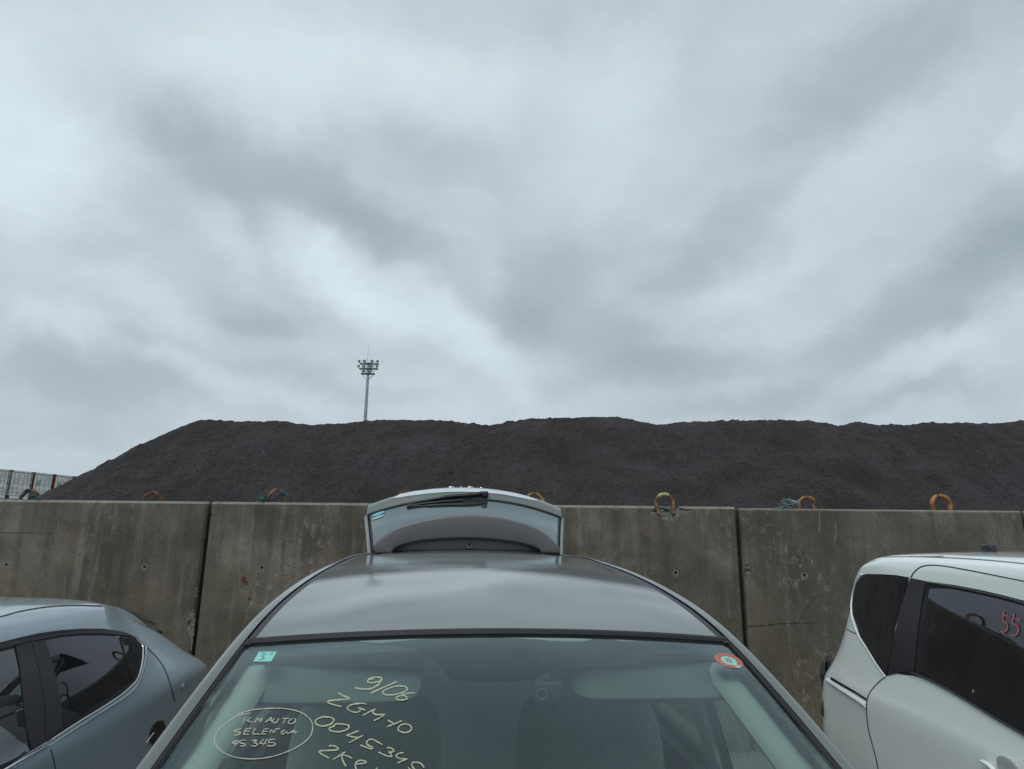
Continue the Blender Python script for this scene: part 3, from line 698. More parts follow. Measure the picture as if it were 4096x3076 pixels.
# ------------------------------------------------------------------ ore heap behind the wall
def heap():
    sil = [(796,1681),(870,1683),(1000,1684),(1130,1684),(1204,1698),(1333,1698),(1444,1691),(1574,1683),(1666,1678),(1778,1682),(1870,1693),(1963,1700),(2037,1689),(2148,1676),(2278,1676),(2407,1670),(2519,1676),(2630,1695),(2778,1685),(2963,1682),(3148,1683),(3297,1691),(3352,1702),(3426,1687),(3519,1697),(3611,1700),(3704,1691),(3815,1695),(3945,1695),(4096,1685),(4400,1683),(5200,1690),(7000,1660)]
    YC = 21.0; pts = [atY(x, y, YC) for x, y in sil]; zc = pchip([p[0] for p in pts], [p[2] for p in pts]); x0 = pts[0][0]
    st = .075; xs = np.arange(-22, 34, st); ys = np.arange(9.2, 25, st)
    vs = []; nf = noise.fractal
    for y in ys:
        for x in xs:
            q = Vector((x, y, 0)); wob = .35 * nf(q * .35, 1.0, 2.0, 3)
            dx = max(0, x0 - x); dy = y - YC + .12 * math.sin(x * .9)
            d = math.sqrt((dx * .6)**2 + dy*dy + .03) - .173 + .6 * dx
            z = zc(x) - .56 * d + wob * min(1, d * .5) * (.3 if x < x0 + 1.5 else 1)
            z += .10 * nf(Vector((x * 1.1, y * .35, 5)), .9, 2.0, 4) * min(1, .25 + d) + .04 * nf(q * 4.5, .6, 2.1, 5) + .03 * nf(Vector((x*1.8, y*1.8, 9)), .8, 2.1, 3) + .025 * noise.noise(q * 17)
            vs.append((x, y, max(z, -.05)))
    nx = len(xs); fs = [(j*nx+i, j*nx+i+1, (j+1)*nx+i+1, (j+1)*nx+i) for j in range(len(ys)-1) for i in range(nx-1)
                        if max(vs[j*nx+i][2], vs[(j+1)*nx+i+1][2]) > -.04]
    o = mesh('ore_heap', vs, fs, M_COAL); tag(o, 'long dark grey heap of crushed ore rising behind the concrete wall', 'heap')
heap()

# ------------------------------------------------------------------ floodlight mast
def mast():
    D = 100; M_ST = pm('galvanised_steel', (.33, .37, .38), .5, .5, var=(2, (.26, .30, .31), .4, .6)); M_DK = pm('mast_bracket', (.075, .11, .125), .6); M_LAMP = pm('lamp_housing', (.15, .18, .185), .5)
    k = D / F / 4.15; base = atY(1468, 1690, D); c = np.array([atY(1475, 1452, D)[0], D, 0])
    Z = lambda zy: atY(1475, 1350 + zy / 4.15, D)[2]; X = lambda zx: c[0] + (zx - 408) * k
    root = empty('floodlight_mast', Matrix.Translation(Vector(c)), 'tall grey floodlight mast with ten lamps behind the heap', 'floodlight mast')
    zt_ = Z(415); MB().tube([c + [0, 0, 0], c + [0, 0, zt_]], [.44, .17], n=20).build('pole', M_ST, root)
    mb = MB()
    for q in (740, 785, 930, 1060, 1195, 1330): mb.tube([c + [0, 0, Z(q) - .06], c + [0, 0, Z(q) + .06]], .17 + (Z(415) - Z(q)) * (.27 / zt_) + .012, n=16)
    mb.build('pole_collar', M_ST, root)
    mb = MB()
    for i in range(12):
        z = Z(780 + i * 53); s_ = 1 if i % 2 else -1; r0 = .15 + (zt_ - z) * .0075; mb.tube([c + [s_*r0, 0, z], c + [s_*(r0+.18), 0, z]], .02, n=5)
    mb.build('climbing_step', M_DK, root)
    MB().tube([np.array([X(378), D, Z(600)]), np.array([X(380), D, Z(400)]), np.array([X(392), D, Z(120)])], [.05, .035, .012], n=6).build('lightning_rod', M_ST, root)
    for (zy, a, b, lamps, sy) in ((437, 270, 568, (250, 340, 470, 565), -38), (520, 265, 562, (245, 335, 462, 558), -36), (604, 300, 512, (338, 452), -38)):
        mb = MB()
        for dy in (-.35, .35): mb.box(((X(a)+X(b))/2, D + dy, Z(zy)), (X(b)-X(a), .1, .13))
        for u in (a, b, 350, 455): mb.box((X(u), D, Z(zy)), (.14, .8, .14))
        mb.tube([c + [0, 0, Z(zy)-.09], c + [0, 0, Z(zy)+.09]], .30, n=16)
        mb.build('cross_arm', M_DK, root)
        for u in lamps:
            tl = (u - 408) / 160; A = np.array(Matrix.Rotation(R(-18 * tl), 3, 'Y') @ Matrix.Rotation(R(38 * tl), 3, 'Z') @ Matrix.Rotation(R(-18), 3, 'X'))
            mb = MB(); mb.rbox((X(u), D - .3, Z(zy + sy)), (.50 if abs(tl) < .6 else .36, .30, .33), .3, A=A, n=6); lp = mb.build('floodlight', M_LAMP, root)
            MB().tube([(X(u), D - .3, Z(zy + sy) - .15), (X(u + (8 if u < 408 else -8)), D - .3, Z(zy) + .04)], .05, n=5).build('yoke', M_DK, lp)
    mb = MB()
    for u in (308, 322, 500, 514): mb.tube([(X(u), D - .3, Z(604)), (X(u), D - .3, Z(450))], .03, n=5)
    for u in (302, 508): 
        for dy in (-.35, .35): mb.tube([(X(u), D + dy, Z(610)), (X(398), D, Z(718))], .035, n=5)
    mb.build('stay_bar', M_ST, root)
mast()

# ------------------------------------------------------------------ shipping containers
def containers():
    beta = R(76); P0 = atY(50, 1878, 71.5); ex = np.array([math.cos(beta), math.sin(beta), 0]); ey = np.array([-math.sin(beta), math.cos(beta), 0])  # ey: away behind the doors
    sp = 2.62; A = np.stack([ex, ey, np.array([0, 0, 1])], 1)
    MW = pm('container_white', (.76, .765, .74), .6, var=(1.2, (.62, .64, .63), .42, .62), bump=(20, .1)); MS = pm('container_seam', (.40, .43, .44), .7)
    MRU = pm('container_rust', (.14, .045, .03), .9, var=(4, (.07, .03, .025), .4, .6)); MRY = pm('container_rust_yellow', (.22, .14, .05), .9, var=(4, (.10, .05, .03), .4, .6)); MRP = pm('container_post_pale', (.33, .32, .30), .7, var=(2.5, (.13, .06, .045), .5, .62))
    MG = pm('container_green_mark', (.27, .42, .26), .7); MGD = pm('container_grey_mark', (.42, .45, .46), .7); MT = pm('container_teal_mark', (.38, .52, .49), .7)
    labs = ['white shipping container at the left edge of the photo, pale rust streaked post', 'white shipping container with a teal triangle emblem, between two posts', 'white shipping container with green tree emblem beside a red rusted post', 'white shipping container nearly buried behind the heap, yellow brown post', 'white shipping container farthest right, only its top corner above the heap']
    def make(k, z0, h, lab, post, emb, low=False):
        o0 = P0 + ex * sp * (k - 1) - np.array([0, 0, P0[2]]); w = 2.44; ln = 6.06
        def Q(u, v, z): return o0 + ex * u + ey * v + np.array([0, 0, z0 + z])
        Mx = Matrix(((ex[0], ey[0], 0, o0[0]), (ex[1], ey[1], 0, o0[1]), (0, 0, 1, z0), (0, 0, 0, 1)))
        root = empty('shipping_container', Mx, lab, 'shipping container', 'shipping containers stacked in a row')
        mb = MB(); mb.box(Q(w/2, ln/2 + .1, h/2), (w - .06, ln - .12, h - .1), A=A)
        for i in range(14):
            for u in (.0, w): mb.box(Q(u, .4 + i*.42, h/2), (.05, .16, h - .35), A=A)
        mb.build('body', MW, root)
        for u, pmx in ((.0, post), (w, post)):
            mb = MB(); mb.box(Q(.05 if u == 0 else w - .05, .06, h/2), (.13, .16, h - .3), A=A); mb.build('corner_post', pmx, root)
            mb = MB(); mb.box(Q(.07 if u == 0 else w - .07, .07, h - .08), (.20, .2, .17), A=A).box(Q(.07 if u == 0 else w - .07, .07, .08), (.20, .2, .17), A=A); mb.build('corner_casting', MRU, root)
        mb = MB(); mb.box(Q(w/2, .03, h - .06), (w - .3, .14, .12), A=A); mb.box(Q(w/2, .05, .08), (w - .3, .14, .16), A=A); mb.build('door_header', MW, root)
        MB().box(Q(w/2, -.01, h - .15), (w - .3, .05, .06), A=A).build('header_gasket', MS, root)
        for sd_ in (0, 1):
            u0 = .14 + sd_ * 1.09; mb = MB()
            for i in range(4): mb.box(Q(u0 + .53, .045, .2 + (h - .42) * (i + .5) / 4), (1.04, .05, (h - .42) / 4 - .05), A=A)
            d = mb.build('door', MW, root)
            mb = MB()
            for i in range(5): mb.box(Q(u0 + .53, .06, .19 + (h - .42) * i / 4), (1.05, .05, .05), A=A)
            mb.box(Q(u0 + (1.06 if sd_ == 0 else 0), .05, h/2), (.035, .07, h - .4), A=A); mb.build('door_seam', MS, d)
            mb = MB()
            for u in (.28, .78): mb.tube([Q(u0 + u, -.02, .1), Q(u0 + u, -.02, h - .1)], .028, n=6)
            for u in (.28, .78): 
                for z in (.15, h*.35, h*.65, h - .18): mb.box(Q(u0 + u, .0, z), (.13, .06, .09), A=A)
            mb.build('lock_rod', MS, d)
            mb = MB()
            for u in (.28, .78): mb.box(Q(u0 + u, -.04, .55), (.42, .03, .05), A=A).box(Q(u0 + u + .1, -.03, .55), (.06, .05, .22), A=A)
            mb.build('door_handle', MGD, d)
            if not low:
                mb = MB()
                if sd_ == 0:
                    if emb == 'tri':
                        for q in range(3):
                            a0 = R(90 + 120*q); a1 = R(90 + 120*(q+1)); e = .30
                            p = [(.53 + e*math.cos(a0), 1.75 + e*math.sin(a0)), (.53 + e*math.cos(a1), 1.75 + e*math.sin(a1))]
                            a, b = np.array(p[0]), np.array(p[1]); a2, b2 = a + (b-a)*.18, a + (b-a)*.82; nn = np.array([b[1]-a[1], a[0]-b[0]]); nn = nn/np.linalg.norm(nn)*.05
                            mb.add([Q(u0 + t[0], .012, t[1]) for t in (a2-nn, b2-nn, b2+nn, a2+nn)], [(0, 1, 2, 3)], 0)
                        mb.add([Q(u0 + x, .012, y) for x, y in ((.14, 1.5), (.92, 1.5), (.92, 1.55), (.14, 1.55))], [(0, 1, 2, 3)], 0)
                    elif emb == 'tree':
                        for (cx, cy, r_) in ((.53, 1.85, .20), (.36, 1.68, .17), (.70, 1.68, .17), (.53, 1.62, .2)):
                            mb.add([Q(u0 + cx + r_*math.cos(t*.628)*(1 + .2*(t % 2)), .012 - .001*cx, cy + r_*math.sin(t*.628)*(1+.2*(t % 2))) for t in range(10)], [tuple(range(10))], 1)
                        mb.add([Q(u0 + x, .010, y) for x, y in ((.49, 1.3), (.57, 1.3), (.57, 1.6), (.49, 1.6))], [(0, 1, 2, 3)], 1)
                    mb.add([Q(u0 + x, .012, y) for x, y in ((.1, .85), (.3, .85), (.3, 1.2), (.1, 1.2))], [(0, 1, 2, 3)], 2)
                    mb.add([Q(u0 + x, .012, y) for x, y in ((.55, .9), (.66, .9), (.66, 1.06), (.55, 1.06))], [(0, 1, 2, 3)], 2)
                else:
                    for (x, y, w_, h_) in ((.40, h-.42, .34, .10), (.36, h-.62, .4, .12), (.40, h-.75, .34, .05), (.1, 1.60, .12, .16), (.1, 1.36, .12, .16), (.36, 1.6, .2, .12), (.36, 1.42, .2, .1), (.6, 1.6, .14, .3), (.2, .95, .12, .1), (.42, .88, .35, .09), (.42, .74, .35, .06)):
                        for q in range(3): mb.add([Q(u0 + x + w_*(q+.1)/3, .012, y), Q(u0 + x + w_*(q+.8)/3, .012, y), Q(u0 + x + w_*(q+.8)/3, .012, y + h_), Q(u0 + x + w_*(q+.1)/3, .012, y + h_)], [(0, 1, 2, 3)], 2)
                mb.build('painted_mark', [MT, MG, MGD], d, smooth=False, split=False)
        return root
    for k in range(-1, 5):
        post = {-1: MRP, 0: MRP, 1: MRP, 2: MRU, 3: MRY, 4: MRU}[k]; emb = {1: 'tri', 2: 'tree', 0: 'tri'}.get(k, 'tree')
        if k >= 0: make(k, 5.18, 2.9, labs[k], post, emb)
        for lv in (0, 1): 
            if k >= 0: make(k, lv * 2.59, 2.59, 'white shipping container low in the row, hidden behind the concrete wall', MRP, None, True)
containers()

# ------------------------------------------------------------------ silver estate car in the middle, tailgate open
def centre_car():
    phi = R(5.25); c0 = .12
    ax = np.array([-math.sin(phi), math.cos(phi), 0]); lt = np.array([math.cos(phi), math.sin(phi), 0]); zz = np.array([0, 0, 1.0])
    def C(u, s, z): return lt * (c0 + u) + ax * s + zz * z
    AC = np.stack([lt, ax, zz], 1); o0 = C(0, 2.2, 0)
    Mx = Matrix(((lt[0], ax[0], 0, o0[0]), (lt[1], ax[1], 0, o0[1]), (0, 0, 1, 0), (0, 0, 0, 1)))
    root = empty('parked_car', Mx, 'silver grey people carrier in the middle with yellow windscreen writing and raised tailgate', 'car', 'cars parked against the wall')
    S_ = [-.10,.05,.30,.60,.80,1.0,1.2,1.42,1.57,1.8,2.05,2.5,2.95,3.5,4.0,4.30,4.42]
    HW = pchip(S_, [.52,.62,.70,.745,.765,.735,.70,.664,.648,.642,.642,.64,.64,.64,.635,.628,.618])
    ZR = pchip(S_, [.70,.78,.88,.98,1.06,1.19,1.315,1.438,1.505,1.570,1.610,1.651,1.672,1.685,1.681,1.672,1.662])
    HB = pchip([-.15,.0,.25,.7,1.5,3.2,4.0,4.4,4.55], [.60,.72,.80,.835,.845,.845,.835,.80,.74])   # half width at the belt
    ZB = pchip([-.1,.4,.8,1.4,2.5,3.6,4.5], [.58,.76,.90,.945,.975,1.0,1.02])
    rw = .045                                        # width of the outer rail seen beside the roof groove
    # --- roof skin
    HRf = lambda s: HW(s) - rw - .012
    crown = pchip([1.6, 2.2, 3.2, 4.35], [.029, .034, .035, .030])
    S0, S1 = 1.70, 4.33
    def roofpt(a, s):
        return C(a * HRf(s), s, ZR(s) - .006 + crown(s) * (1 - a*a))
    na, ns = 60, 110; vs = []; fs = []
    for j in range(ns + 1):
        for i in range(na + 1):
            a = -1 + 2*i/na; s0 = S0 + .012 - .085 * (1 - a*a); s1 = S1 + .03 * (1 - a*a); vs.append(roofpt(a, s0 + (s1 - s0) * j / ns))
    fs = [(j*(na+1)+i, j*(na+1)+i+1, (j+1)*(na+1)+i+1, (j+1)*(na+1)+i) for j in range(ns) for i in range(na)]
    roof = mesh('roof', vs, fs, PAINT_C, root)
    # --- side skins (rail, door frames, flank, bonnet edge)
    rows = [(0, 0)]
    def side_pt(sg, s, t):
        hw, zr, hb, zb = HW(s), ZR(s), HB(s), ZB(s)
        if s < .8: hw = min(hw, hb - .02)
        if t <= 1:      # rounded rail: from groove edge over the rail
            q = t; u = hw - rw + rw * math.sin(q * math.pi / 2) ; z = zr + .004 - .030 * (1 - math.cos(q * math.pi / 2)) 
            u = hw - rw + rw * q - 0.0; z = zr + .006*math.sin(q*math.pi) - .040 * q ** 3
            return C(sg * u, s, z)
        zt0 = zr - .040
        if t <= 2:      # greenhouse
            q = t - 1; u = hw + (hb - hw) * (q ** .9) ; z = zt0 + (zb - zt0) * q
            u += .012 * math.sin(q * math.pi); return C(sg * u, s, z)
        q = t - 2       # flank
        z = zb + (.20 - zb) * q; u = hb + .03 * math.sin(min(1, q * 1.6) * math.pi) * (1 if q < .62 else 0) + (.012 if q > .3 else .012 * q / .3) - .05 * max(0, q - .75) / .25
        return C(sg * u, s, z)
    T = list(np.linspace(0, 1, 9)) + list(np.linspace(1, 2, 13)[1:]) + list(np.linspace(2, 3, 20)[1:])
    SS = np.arange(-.10, 4.421, .0226); nT = len(T)
    def iswin(s, t):
        if not (1.16 < t < 1.93): return None
        if 1.30 < s < 2.24: return 0
        if 2.36 < s < 3.22: return 1
        if 3.34 < s < 4.05: return 2
        return None
    WH = [(.62, .33), (3.42, .33)]
    for sg, nm in ((-1, 'l'), (1, 'r')):
        vs = [side_pt(sg, s, t) for s in SS for t in T]; fs = []; gl = [[], [], []]
        loc = [((s), side_pt(sg, s, t)[2]) for s in SS for t in T]
        for j in range(len(SS) - 1):
            for i in range(nT - 1):
                sm, tm = (SS[j] + SS[j+1]) / 2, (T[i] + T[i+1]) / 2; f = (j*nT+i, j*nT+i+1, (j+1)*nT+i+1, (j+1)*nT+i)
                if sg > 0: f = f[::-1]
                w = iswin(sm, tm)
                if w is not None and ZR(sm) - .04 - ZB(sm) > .22: gl[w].append(f); continue
                zc = vs[f[0]][2]
                if any(math.hypot(sm - a, zc - .33) < .36 for a, b in WH): continue
                fs.append(f)
        mesh('side_panel', vs, fs, PAINT_C, root)
        # inner trim, a skin 5 cm further in
        vi = [tuple(np.array(v) - lt * sg * .05) for v in vs]
        k0 = 9; up_ = [f for f in fs if 8 <= min(f) % nT < 21 and 1.1 < SS[min(f) // nT] < 4.3]; lo_ = [f for f in fs if min(f) % nT >= 20 and 1.0 < SS[min(f)//nT] < 4.3]
        mesh('pillar_trim', vi, up_, M_LIGHTTRIM, root); mesh('door_trim', vi, lo_, M_DARKIN, root)
        for w, g in enumerate(gl):
            if g: mesh('side_window', vs, g, G_SIDE if w == 0 else G_TINT, root)
        for s_ in (2.30, 3.28):      # black door frames
            mb = MB(); mb.tube([side_pt(sg, s_, 1.14), side_pt(sg, s_, 1.5), side_pt(sg, s_, 1.95)], .042, n=6, flat=.25); mb.build('window_frame', M_BLACKTRIM, root)
        for s_ in (1.18, 2.30, 3.28):
            mb = MB(); mb.tube([side_pt(sg, s_, t) for t in np.linspace(1.95, 2.85, 10)], .004, n=5); mb.build('door_gap', M_GAP, root)
        for s_ in (2.1, 3.1):
            mb = MB(); mb.rbox(side_pt(sg, s_, 2.16) + lt * sg * .02, (.04, .20, .035), .5, A=AC, n=6); mb.build('door_handle', PAINT_C, root)
        # roof groove moulding: two thin black strips with a recessed channel
        lip = []
        for off, r_, mt in ((-.006, .010, M_BLACKTRIM), (.014, .0045, M_RUBBER)):
            pts = [C(sg * (HW(s) - rw + off - .004), s, ZR(s) - .002 - (.004 if off > 0 else .006)) for s in np.linspace(1.69, 4.38, 60)]
            MB().tube(pts, r_, n=8, flat=.55).build('roof_moulding', mt, root)
        # screen moulding up the pillar
        pts = [C(sg * (HW(s) - rw + .002), s, ZR(s) - .008) for s in np.linspace(.86, 1.715, 36)]
        MB().tube(pts, .0105, n=8, flat=.6).build('screen_moulding', M_RUBBER, root)
        pts = [C(sg * (HW(s) - rw + .016), s, ZR(s) - .001) for s in np.linspace(.86, 1.715, 36)]
        MB().tube(pts, .004, n=6).build('screen_moulding', M_BLACKTRIM, root)
        # rain gutter edge under the rail
        MB().tube([side_pt(sg, s, 1.10) + lt * sg * .001 for s in np.linspace(1.2, 4.3, 60)], .010, n=6, flat=.5).build('door_seal', M_RUBBER, root)
        mb = MB(); mb.rbox(C(sg * .93, 1.30, 1.06), (.20, .12, .15), .5, A=AC, n=8); mb.tube([C(sg * .80, 1.28, .99), C(sg * .90, 1.30, 1.02)], .03, n=8); mb.build('door_mirror', PAINT_C, root)
    # --- windscreen
    SE0, SE1 = .86, 1.706
    def ws_pt(a, t):
        se = SE0 + (SE1 - SE0) * t; sc = .62 + (1.624 - .62) * t
        ue = HW(se) - rw - .006; ze = ZR(se) - .010; k = a * a
        zc = ze + .012 + .021 * t
        return C(a * ue, se * k + sc * (1 - k), zc * (1 - k) + ze * k)
    na, nt_ = 48, 48
    vs = [ws_pt(-1 + 2*i/na, j/nt_) for j in range(nt_ + 1) for i in range(na + 1)]
    fs = [(j*(na+1)+i, j*(na+1)+i+1, (j+1)*(na+1)+i+1, (j+1)*(na+1)+i) for j in range(nt_) for i in range(na)]
    wind = mesh('windscreen', vs, fs, G_WIND, root); WS = Surf(vs, fs)
    inn = Surf([tuple(np.array(v) - zz * .006) for v in vs], fs)
    MB().tube([ws_pt(a, .985) - zz * .026 for a in np.linspace(-.97, .97, 31)], .018, n=8).build('header_trim', M_DARKIN, root)
    # header moulding between roof and glass
    hp = [ws_pt(a, 1.0) + ax * .006 + zz * .002 for a in np.linspace(-1, 1, 41)]
    MB().tube(hp, .0105, n=8).build('screen_moulding', M_RUBBER, root)
    hp = [ws_pt(a, 1.0) + ax * .022 + zz * .0035 for a in np.linspace(-.985, .985, 41)]
    MB().tube(hp, .0045, n=6).build('screen_moulding', M_BLACKTRIM, root)
    # black printed border of the glass, traced
    inner = [(560, 3220), (659, 3076), (842, 2800), (935, 2650), (962, 2615), (985, 2597), (1015, 2589), (1058, 2585), (1652, 2580), (1687, 2591), (1712, 2609), (1727, 2628), (1747, 2656), (1776, 2676), (1811, 2685), (2188, 2685), (2223, 2676), (2246, 2656), (2276, 2612), (2299, 2590), (2335, 2583), (2600, 2587), (2860, 2590), (2925, 2599), (2957, 2617), (2997, 2662), (3133, 2816), (3268, 2983), (3332, 3076), (3440, 3220)]
    # outer outline: the glass edge itself, projected to the photo
    def px(P_):
        v = np.array(P_) - CAM; k = v @ fwd; return (CX + F * (v @ rt) / k, CY - F * (v @ up) / k)
    el = [px(ws_pt(-.999, t)) for t in np.linspace(.45, .999, 14)]; et = [px(ws_pt(a, .999)) for a in np.linspace(-.96, .96, 25)]; er = [px(ws_pt(.999, t)) for t in np.linspace(.999, .45, 14)]
    outer = el + et + er
    poly = outer + inner[::-1]
    patch('black_border', [tuple(map(float, p)) for p in poly], inn, M_FRIT, wind, off=0, g=60, skirt=0)
    # --- handwriting on the glass
    def strokes(lst, ox, oy, sc, w, mb, sm=5, m=0, surf=WS, off=.0012):
        rr = random.Random(3)
        for st in lst:
            p = zt(st, ox, oy, sc); p = [tuple(q) for q in catmull(p, sm)] if len(p) > 2 else dens(p, 7)
            ribbon(mb, p, [w * rr.uniform(.66, 1.22) for _ in p], surf, off, m, ends=.7)
    BIG = [[(1270,245),(1200,262),(1180,285),(1215,305),(1300,300),(1370,275),(1388,245),(1350,225),(1270,228),(1190,250)],[(1385,265),(1340,330),(1240,390),(1130,400),(1040,390),(995,375)],
      [(1620,285),(1450,360),(1225,460)],[(1420,420),(1500,385),(1620,355),(1730,360),(1765,395),(1740,430),(1650,465),(1540,485),(1440,480),(1405,450),(1425,415)],
      [(1880,455),(1780,460),(1680,490),(1610,520),(1615,550),(1680,562),(1755,548),(1760,520),(1720,495),(1660,498)],
      [(740,450),(830,500),(915,530)],[(915,530),(905,545),(780,555),(620,570)],[(620,570),(590,590),(650,620),(800,660)],
      [(1160,620),(1080,610),(960,625),(890,665),(900,705),(980,740),(1050,735),(1075,700),(1040,670)],[(1040,670),(1090,690),(1150,710)],
      [(1110,790),(1200,740),(1300,690)],[(1300,690),(1255,735),(1310,775),(1440,770)],[(1440,770),(1350,830),(1270,865)],
      [(1480,855),(1560,905)],[(1690,865),(1570,915),(1470,955)],[(1690,915),(1640,960),(1640,1010),(1710,1040),(1790,1030),(1830,985),(1810,940),(1750,915),(1680,925)],
      [(550,800),(460,830),(410,875),(440,925),(530,945),(630,920),(685,865),(660,825),(580,810),(500,815)],
      [(700,950),(640,960),(615,990),(660,1020),(760,1030),(870,1000),(910,960),(890,930),(800,915),(720,915),(680,940)],
      [(1050,1015),(960,1050),(870,1080)],[(870,1080),(960,1105),(1030,1110)],[(1115,1085),(1020,1130),(915,1190)],
      [(1400,1220),(1330,1180),(1250,1140),(1200,1150),(1165,1190),(1200,1235),(1255,1260),(1230,1280),(1160,1260),(1075,1225)],
      [(1465,1265),(1530,1270),(1570,1310),(1530,1330),(1490,1320)],[(1490,1320),(1530,1370),(1530,1395),(1450,1380),(1340,1330)],
      [(1715,1335),(1640,1350),(1600,1385),(1640,1420),(1700,1430),(1770,1430)],[(1770,1430),(1690,1460),(1620,1495)],
      [(2015,1560),(1970,1500),(1900,1480),(1840,1490),(1840,1540),(1890,1600)],
      [(610,1240),(680,1235),(745,1270),(730,1295),(620,1305),(490,1310),(475,1335),(540,1380),(620,1420)],
      [(855,1325),(770,1380),(670,1440)],[(955,1420),(880,1385),(800,1370)],[(800,1370),(815,1450),(865,1545)],
      [(990,1510),(1080,1500),(1150,1490),(1150,1465),(1080,1450),(1020,1475),(1000,1530),(1030,1620)],[(1330,1560),(1290,1600)],[(1780,1555),(1830,1600)]]
    mb = MB(); strokes(BIG, 1150, 2650, 3.687, 5.6, mb); mesh('yellow_writing', mb.v, mb.f, M_CHALKY, wind)
    SM = [[(1525,225),(1490,295)],[(1605,225),(1540,265)],[(1540,262),(1570,275),(1615,290)],[(1680,230),(1640,290)],[(1680,230),(1700,270)],[(1700,270),(1735,230)],[(1735,230),(1715,290)],
      [(1775,290),(1850,225)],[(1850,225),(1860,290)],[(1800,265),(1860,262)],[(1890,235),(1870,275),(1890,295),(1920,285),(1945,240)],[(1985,240),(2080,238)],[(2035,240),(2000,300)],
      [(2120,240),(2070,275),(2080,305),(2130,300),(2160,260),(2140,235)],[(1470,370),(1400,385),(1390,400),(1455,415),(1450,435),(1385,455)],
      [(1530,375),(1495,440)],[(1495,440),(1565,440)],[(1525,374),(1600,362)],[(1510,405),(1575,400)],[(1650,362),(1612,435)],[(1612,435),(1710,438)],
      [(1760,375),(1730,435)],[(1765,372),(1820,367)],[(1750,405),(1810,400)],[(1730,437),(1785,435)],[(1850,380),(1830,430)],[(1850,380),(1885,425)],[(1885,425),(1905,372)],[(1905,370),(1960,372)],
      [(2020,385),(1975,415),(2000,438),(2045,400)],[(2045,400),(2060,435)],[(2060,435),(2140,385)],[(2140,385),(2160,435)],[(2100,415),(2185,408)],
      [(1420,510),(1355,550)],[(1355,550),(1430,560)],[(1440,520),(1385,590)],[(1530,515),(1465,515)],[(1465,515),(1450,545),(1510,560),(1520,580),(1460,592)],
      [(1600,520),(1670,515),(1630,545),(1675,560),(1650,590),(1590,580)],[(1760,500),(1700,555)],[(1700,555),(1790,560)],[(1800,500),(1745,580)],[(1900,505),(1830,505)],[(1830,505),(1815,540),(1880,545),(1900,570),(1850,590),(1795,585)]]
    mb = MB(); strokes(SM, 500, 2800, 3.16, 4.6, mb, 4)
    strokes([[(760,697),(850,670),(950,658),(1080,657),(1190,680),(1260,730),(1278,790),(1250,860),(1150,930),(1000,985),(850,1000),(720,980),(640,930),(610,870),(640,800),(700,750),(770,705),(850,688)]], 500, 2450, 1.7015, 4.2, mb, 8)
    mesh('pale_writing', mb.v, mb.f, M_CHALKP, wind)
    # --- stickers
    A0, A1, A2 = np.array([1013, 2647.5]), np.array([1085, 2647.5]), np.array([1036, 2607.5])
    def aff(x, y): p = A0 + (A1 - A0) * x + (A2 - A0) * y; h, n = WS.hit(*p); return h + n * aff.off
    mb = MB(); aff.off = .0008; mb.add([aff(x, y) for x, y in ((0,0),(1,0),(1,1),(0,1))], [(0,1,2,3)], 0)
    aff.off = .0011; put_text(mb, '5', lambda x, y: aff(.40 + x, .42 + y * 1.25), .62, 1); put_text(mb, '8', lambda x, y: aff(.78 + x, .78 + y * 1.3), .24, 1)
    mb.add([aff(x, y) for x, y in ((.12,.85),(.45,.85),(.45,.9),(.12,.9))], [(0,1,2,3)], 1)
    mb.add([aff(.24 + .09*math.cos(q*.5), .32 + .12*math.sin(q*.5)) for q in range(12)], [tuple(range(12))], 2)
    mesh('inspection_sticker', mb.v, mb.f, [M_STG, M_STGD, M_STW], wind, mb.m, False)
    Cc = np.array([2915.0, 2644.0]); Av = np.array([708, 65]) / 13.0; Bv = np.array([-247, -390]) / 13.0
    def dis(x, y, o=.0008): p = Cc + Av * x + Bv * y; h, n = WS.hit(*p); return h + n * o
    mb = MB()
    def ring(r0, r1, a0, a1, o, m, n=40):
        vs = []; 
        for k in range(n + 1):
            q = R(a0 + (a1 - a0) * k / n); vs += [dis(r0*math.cos(q), r0*math.sin(q), o), dis(r1*math.cos(q), r1*math.sin(q), o)]
        mb.add(vs, [(2*k, 2*k+1, 2*k+3, 2*k+2) for k in range(n)], m)
    ring(.56, 1.0, 0, 360, .0008, 0, 60); ring(.93, .95, 0, 360, .0011, 2, 60)
    mb.add([dis(.57*math.cos(q*.2618), .57*math.sin(q*.2618), .0009) for q in range(24)], [tuple(range(24))], 1)
    ring(.57, 1.0, -72, -47, .0012, 3, 8)
    for k in range(1, 13):
        q = R(90 - 30*k); r_ = .77; e1_, e2_ = (math.cos(q - math.pi/2), math.sin(q - math.pi/2)), (math.cos(q), math.sin(q))
        put_text(mb, str(k), lambda x, y: dis(r_*math.cos(q) + e1_[0]*x + e2_[0]*y, r_*math.sin(q) + e1_[1]*x + e2_[1]*y, .0015), .30 if k != 5 else .34, 4 if k == 5 else 2)
    put_text(mb, '8', lambda x, y: dis(x*1.25, y*1.05, .0013), .80, 0)
    mesh('round_inspection_sticker', mb.v, mb.f, [M_STR, M_STG, M_STCR, M_STW, M_STGD], wind, mb.m, False)
    # --- interior
    vs = [roofpt(-1 + 2*i/20, 1.77 + (4.28 - 1.77)*j/20) - zz * .05 for j in range(21) for i in range(21)]
    mesh('headliner', vs, [(j*21+i, j*21+i+1, (j+1)*21+i+1, (j+1)*21+i) for j in range(20) for i in range(20)], M_HEAD, root)
    MB().box(C(0, 2.7, .36), (1.5, 3.4, .06), A=AC).build('cabin_floor', M_CARPET, root)
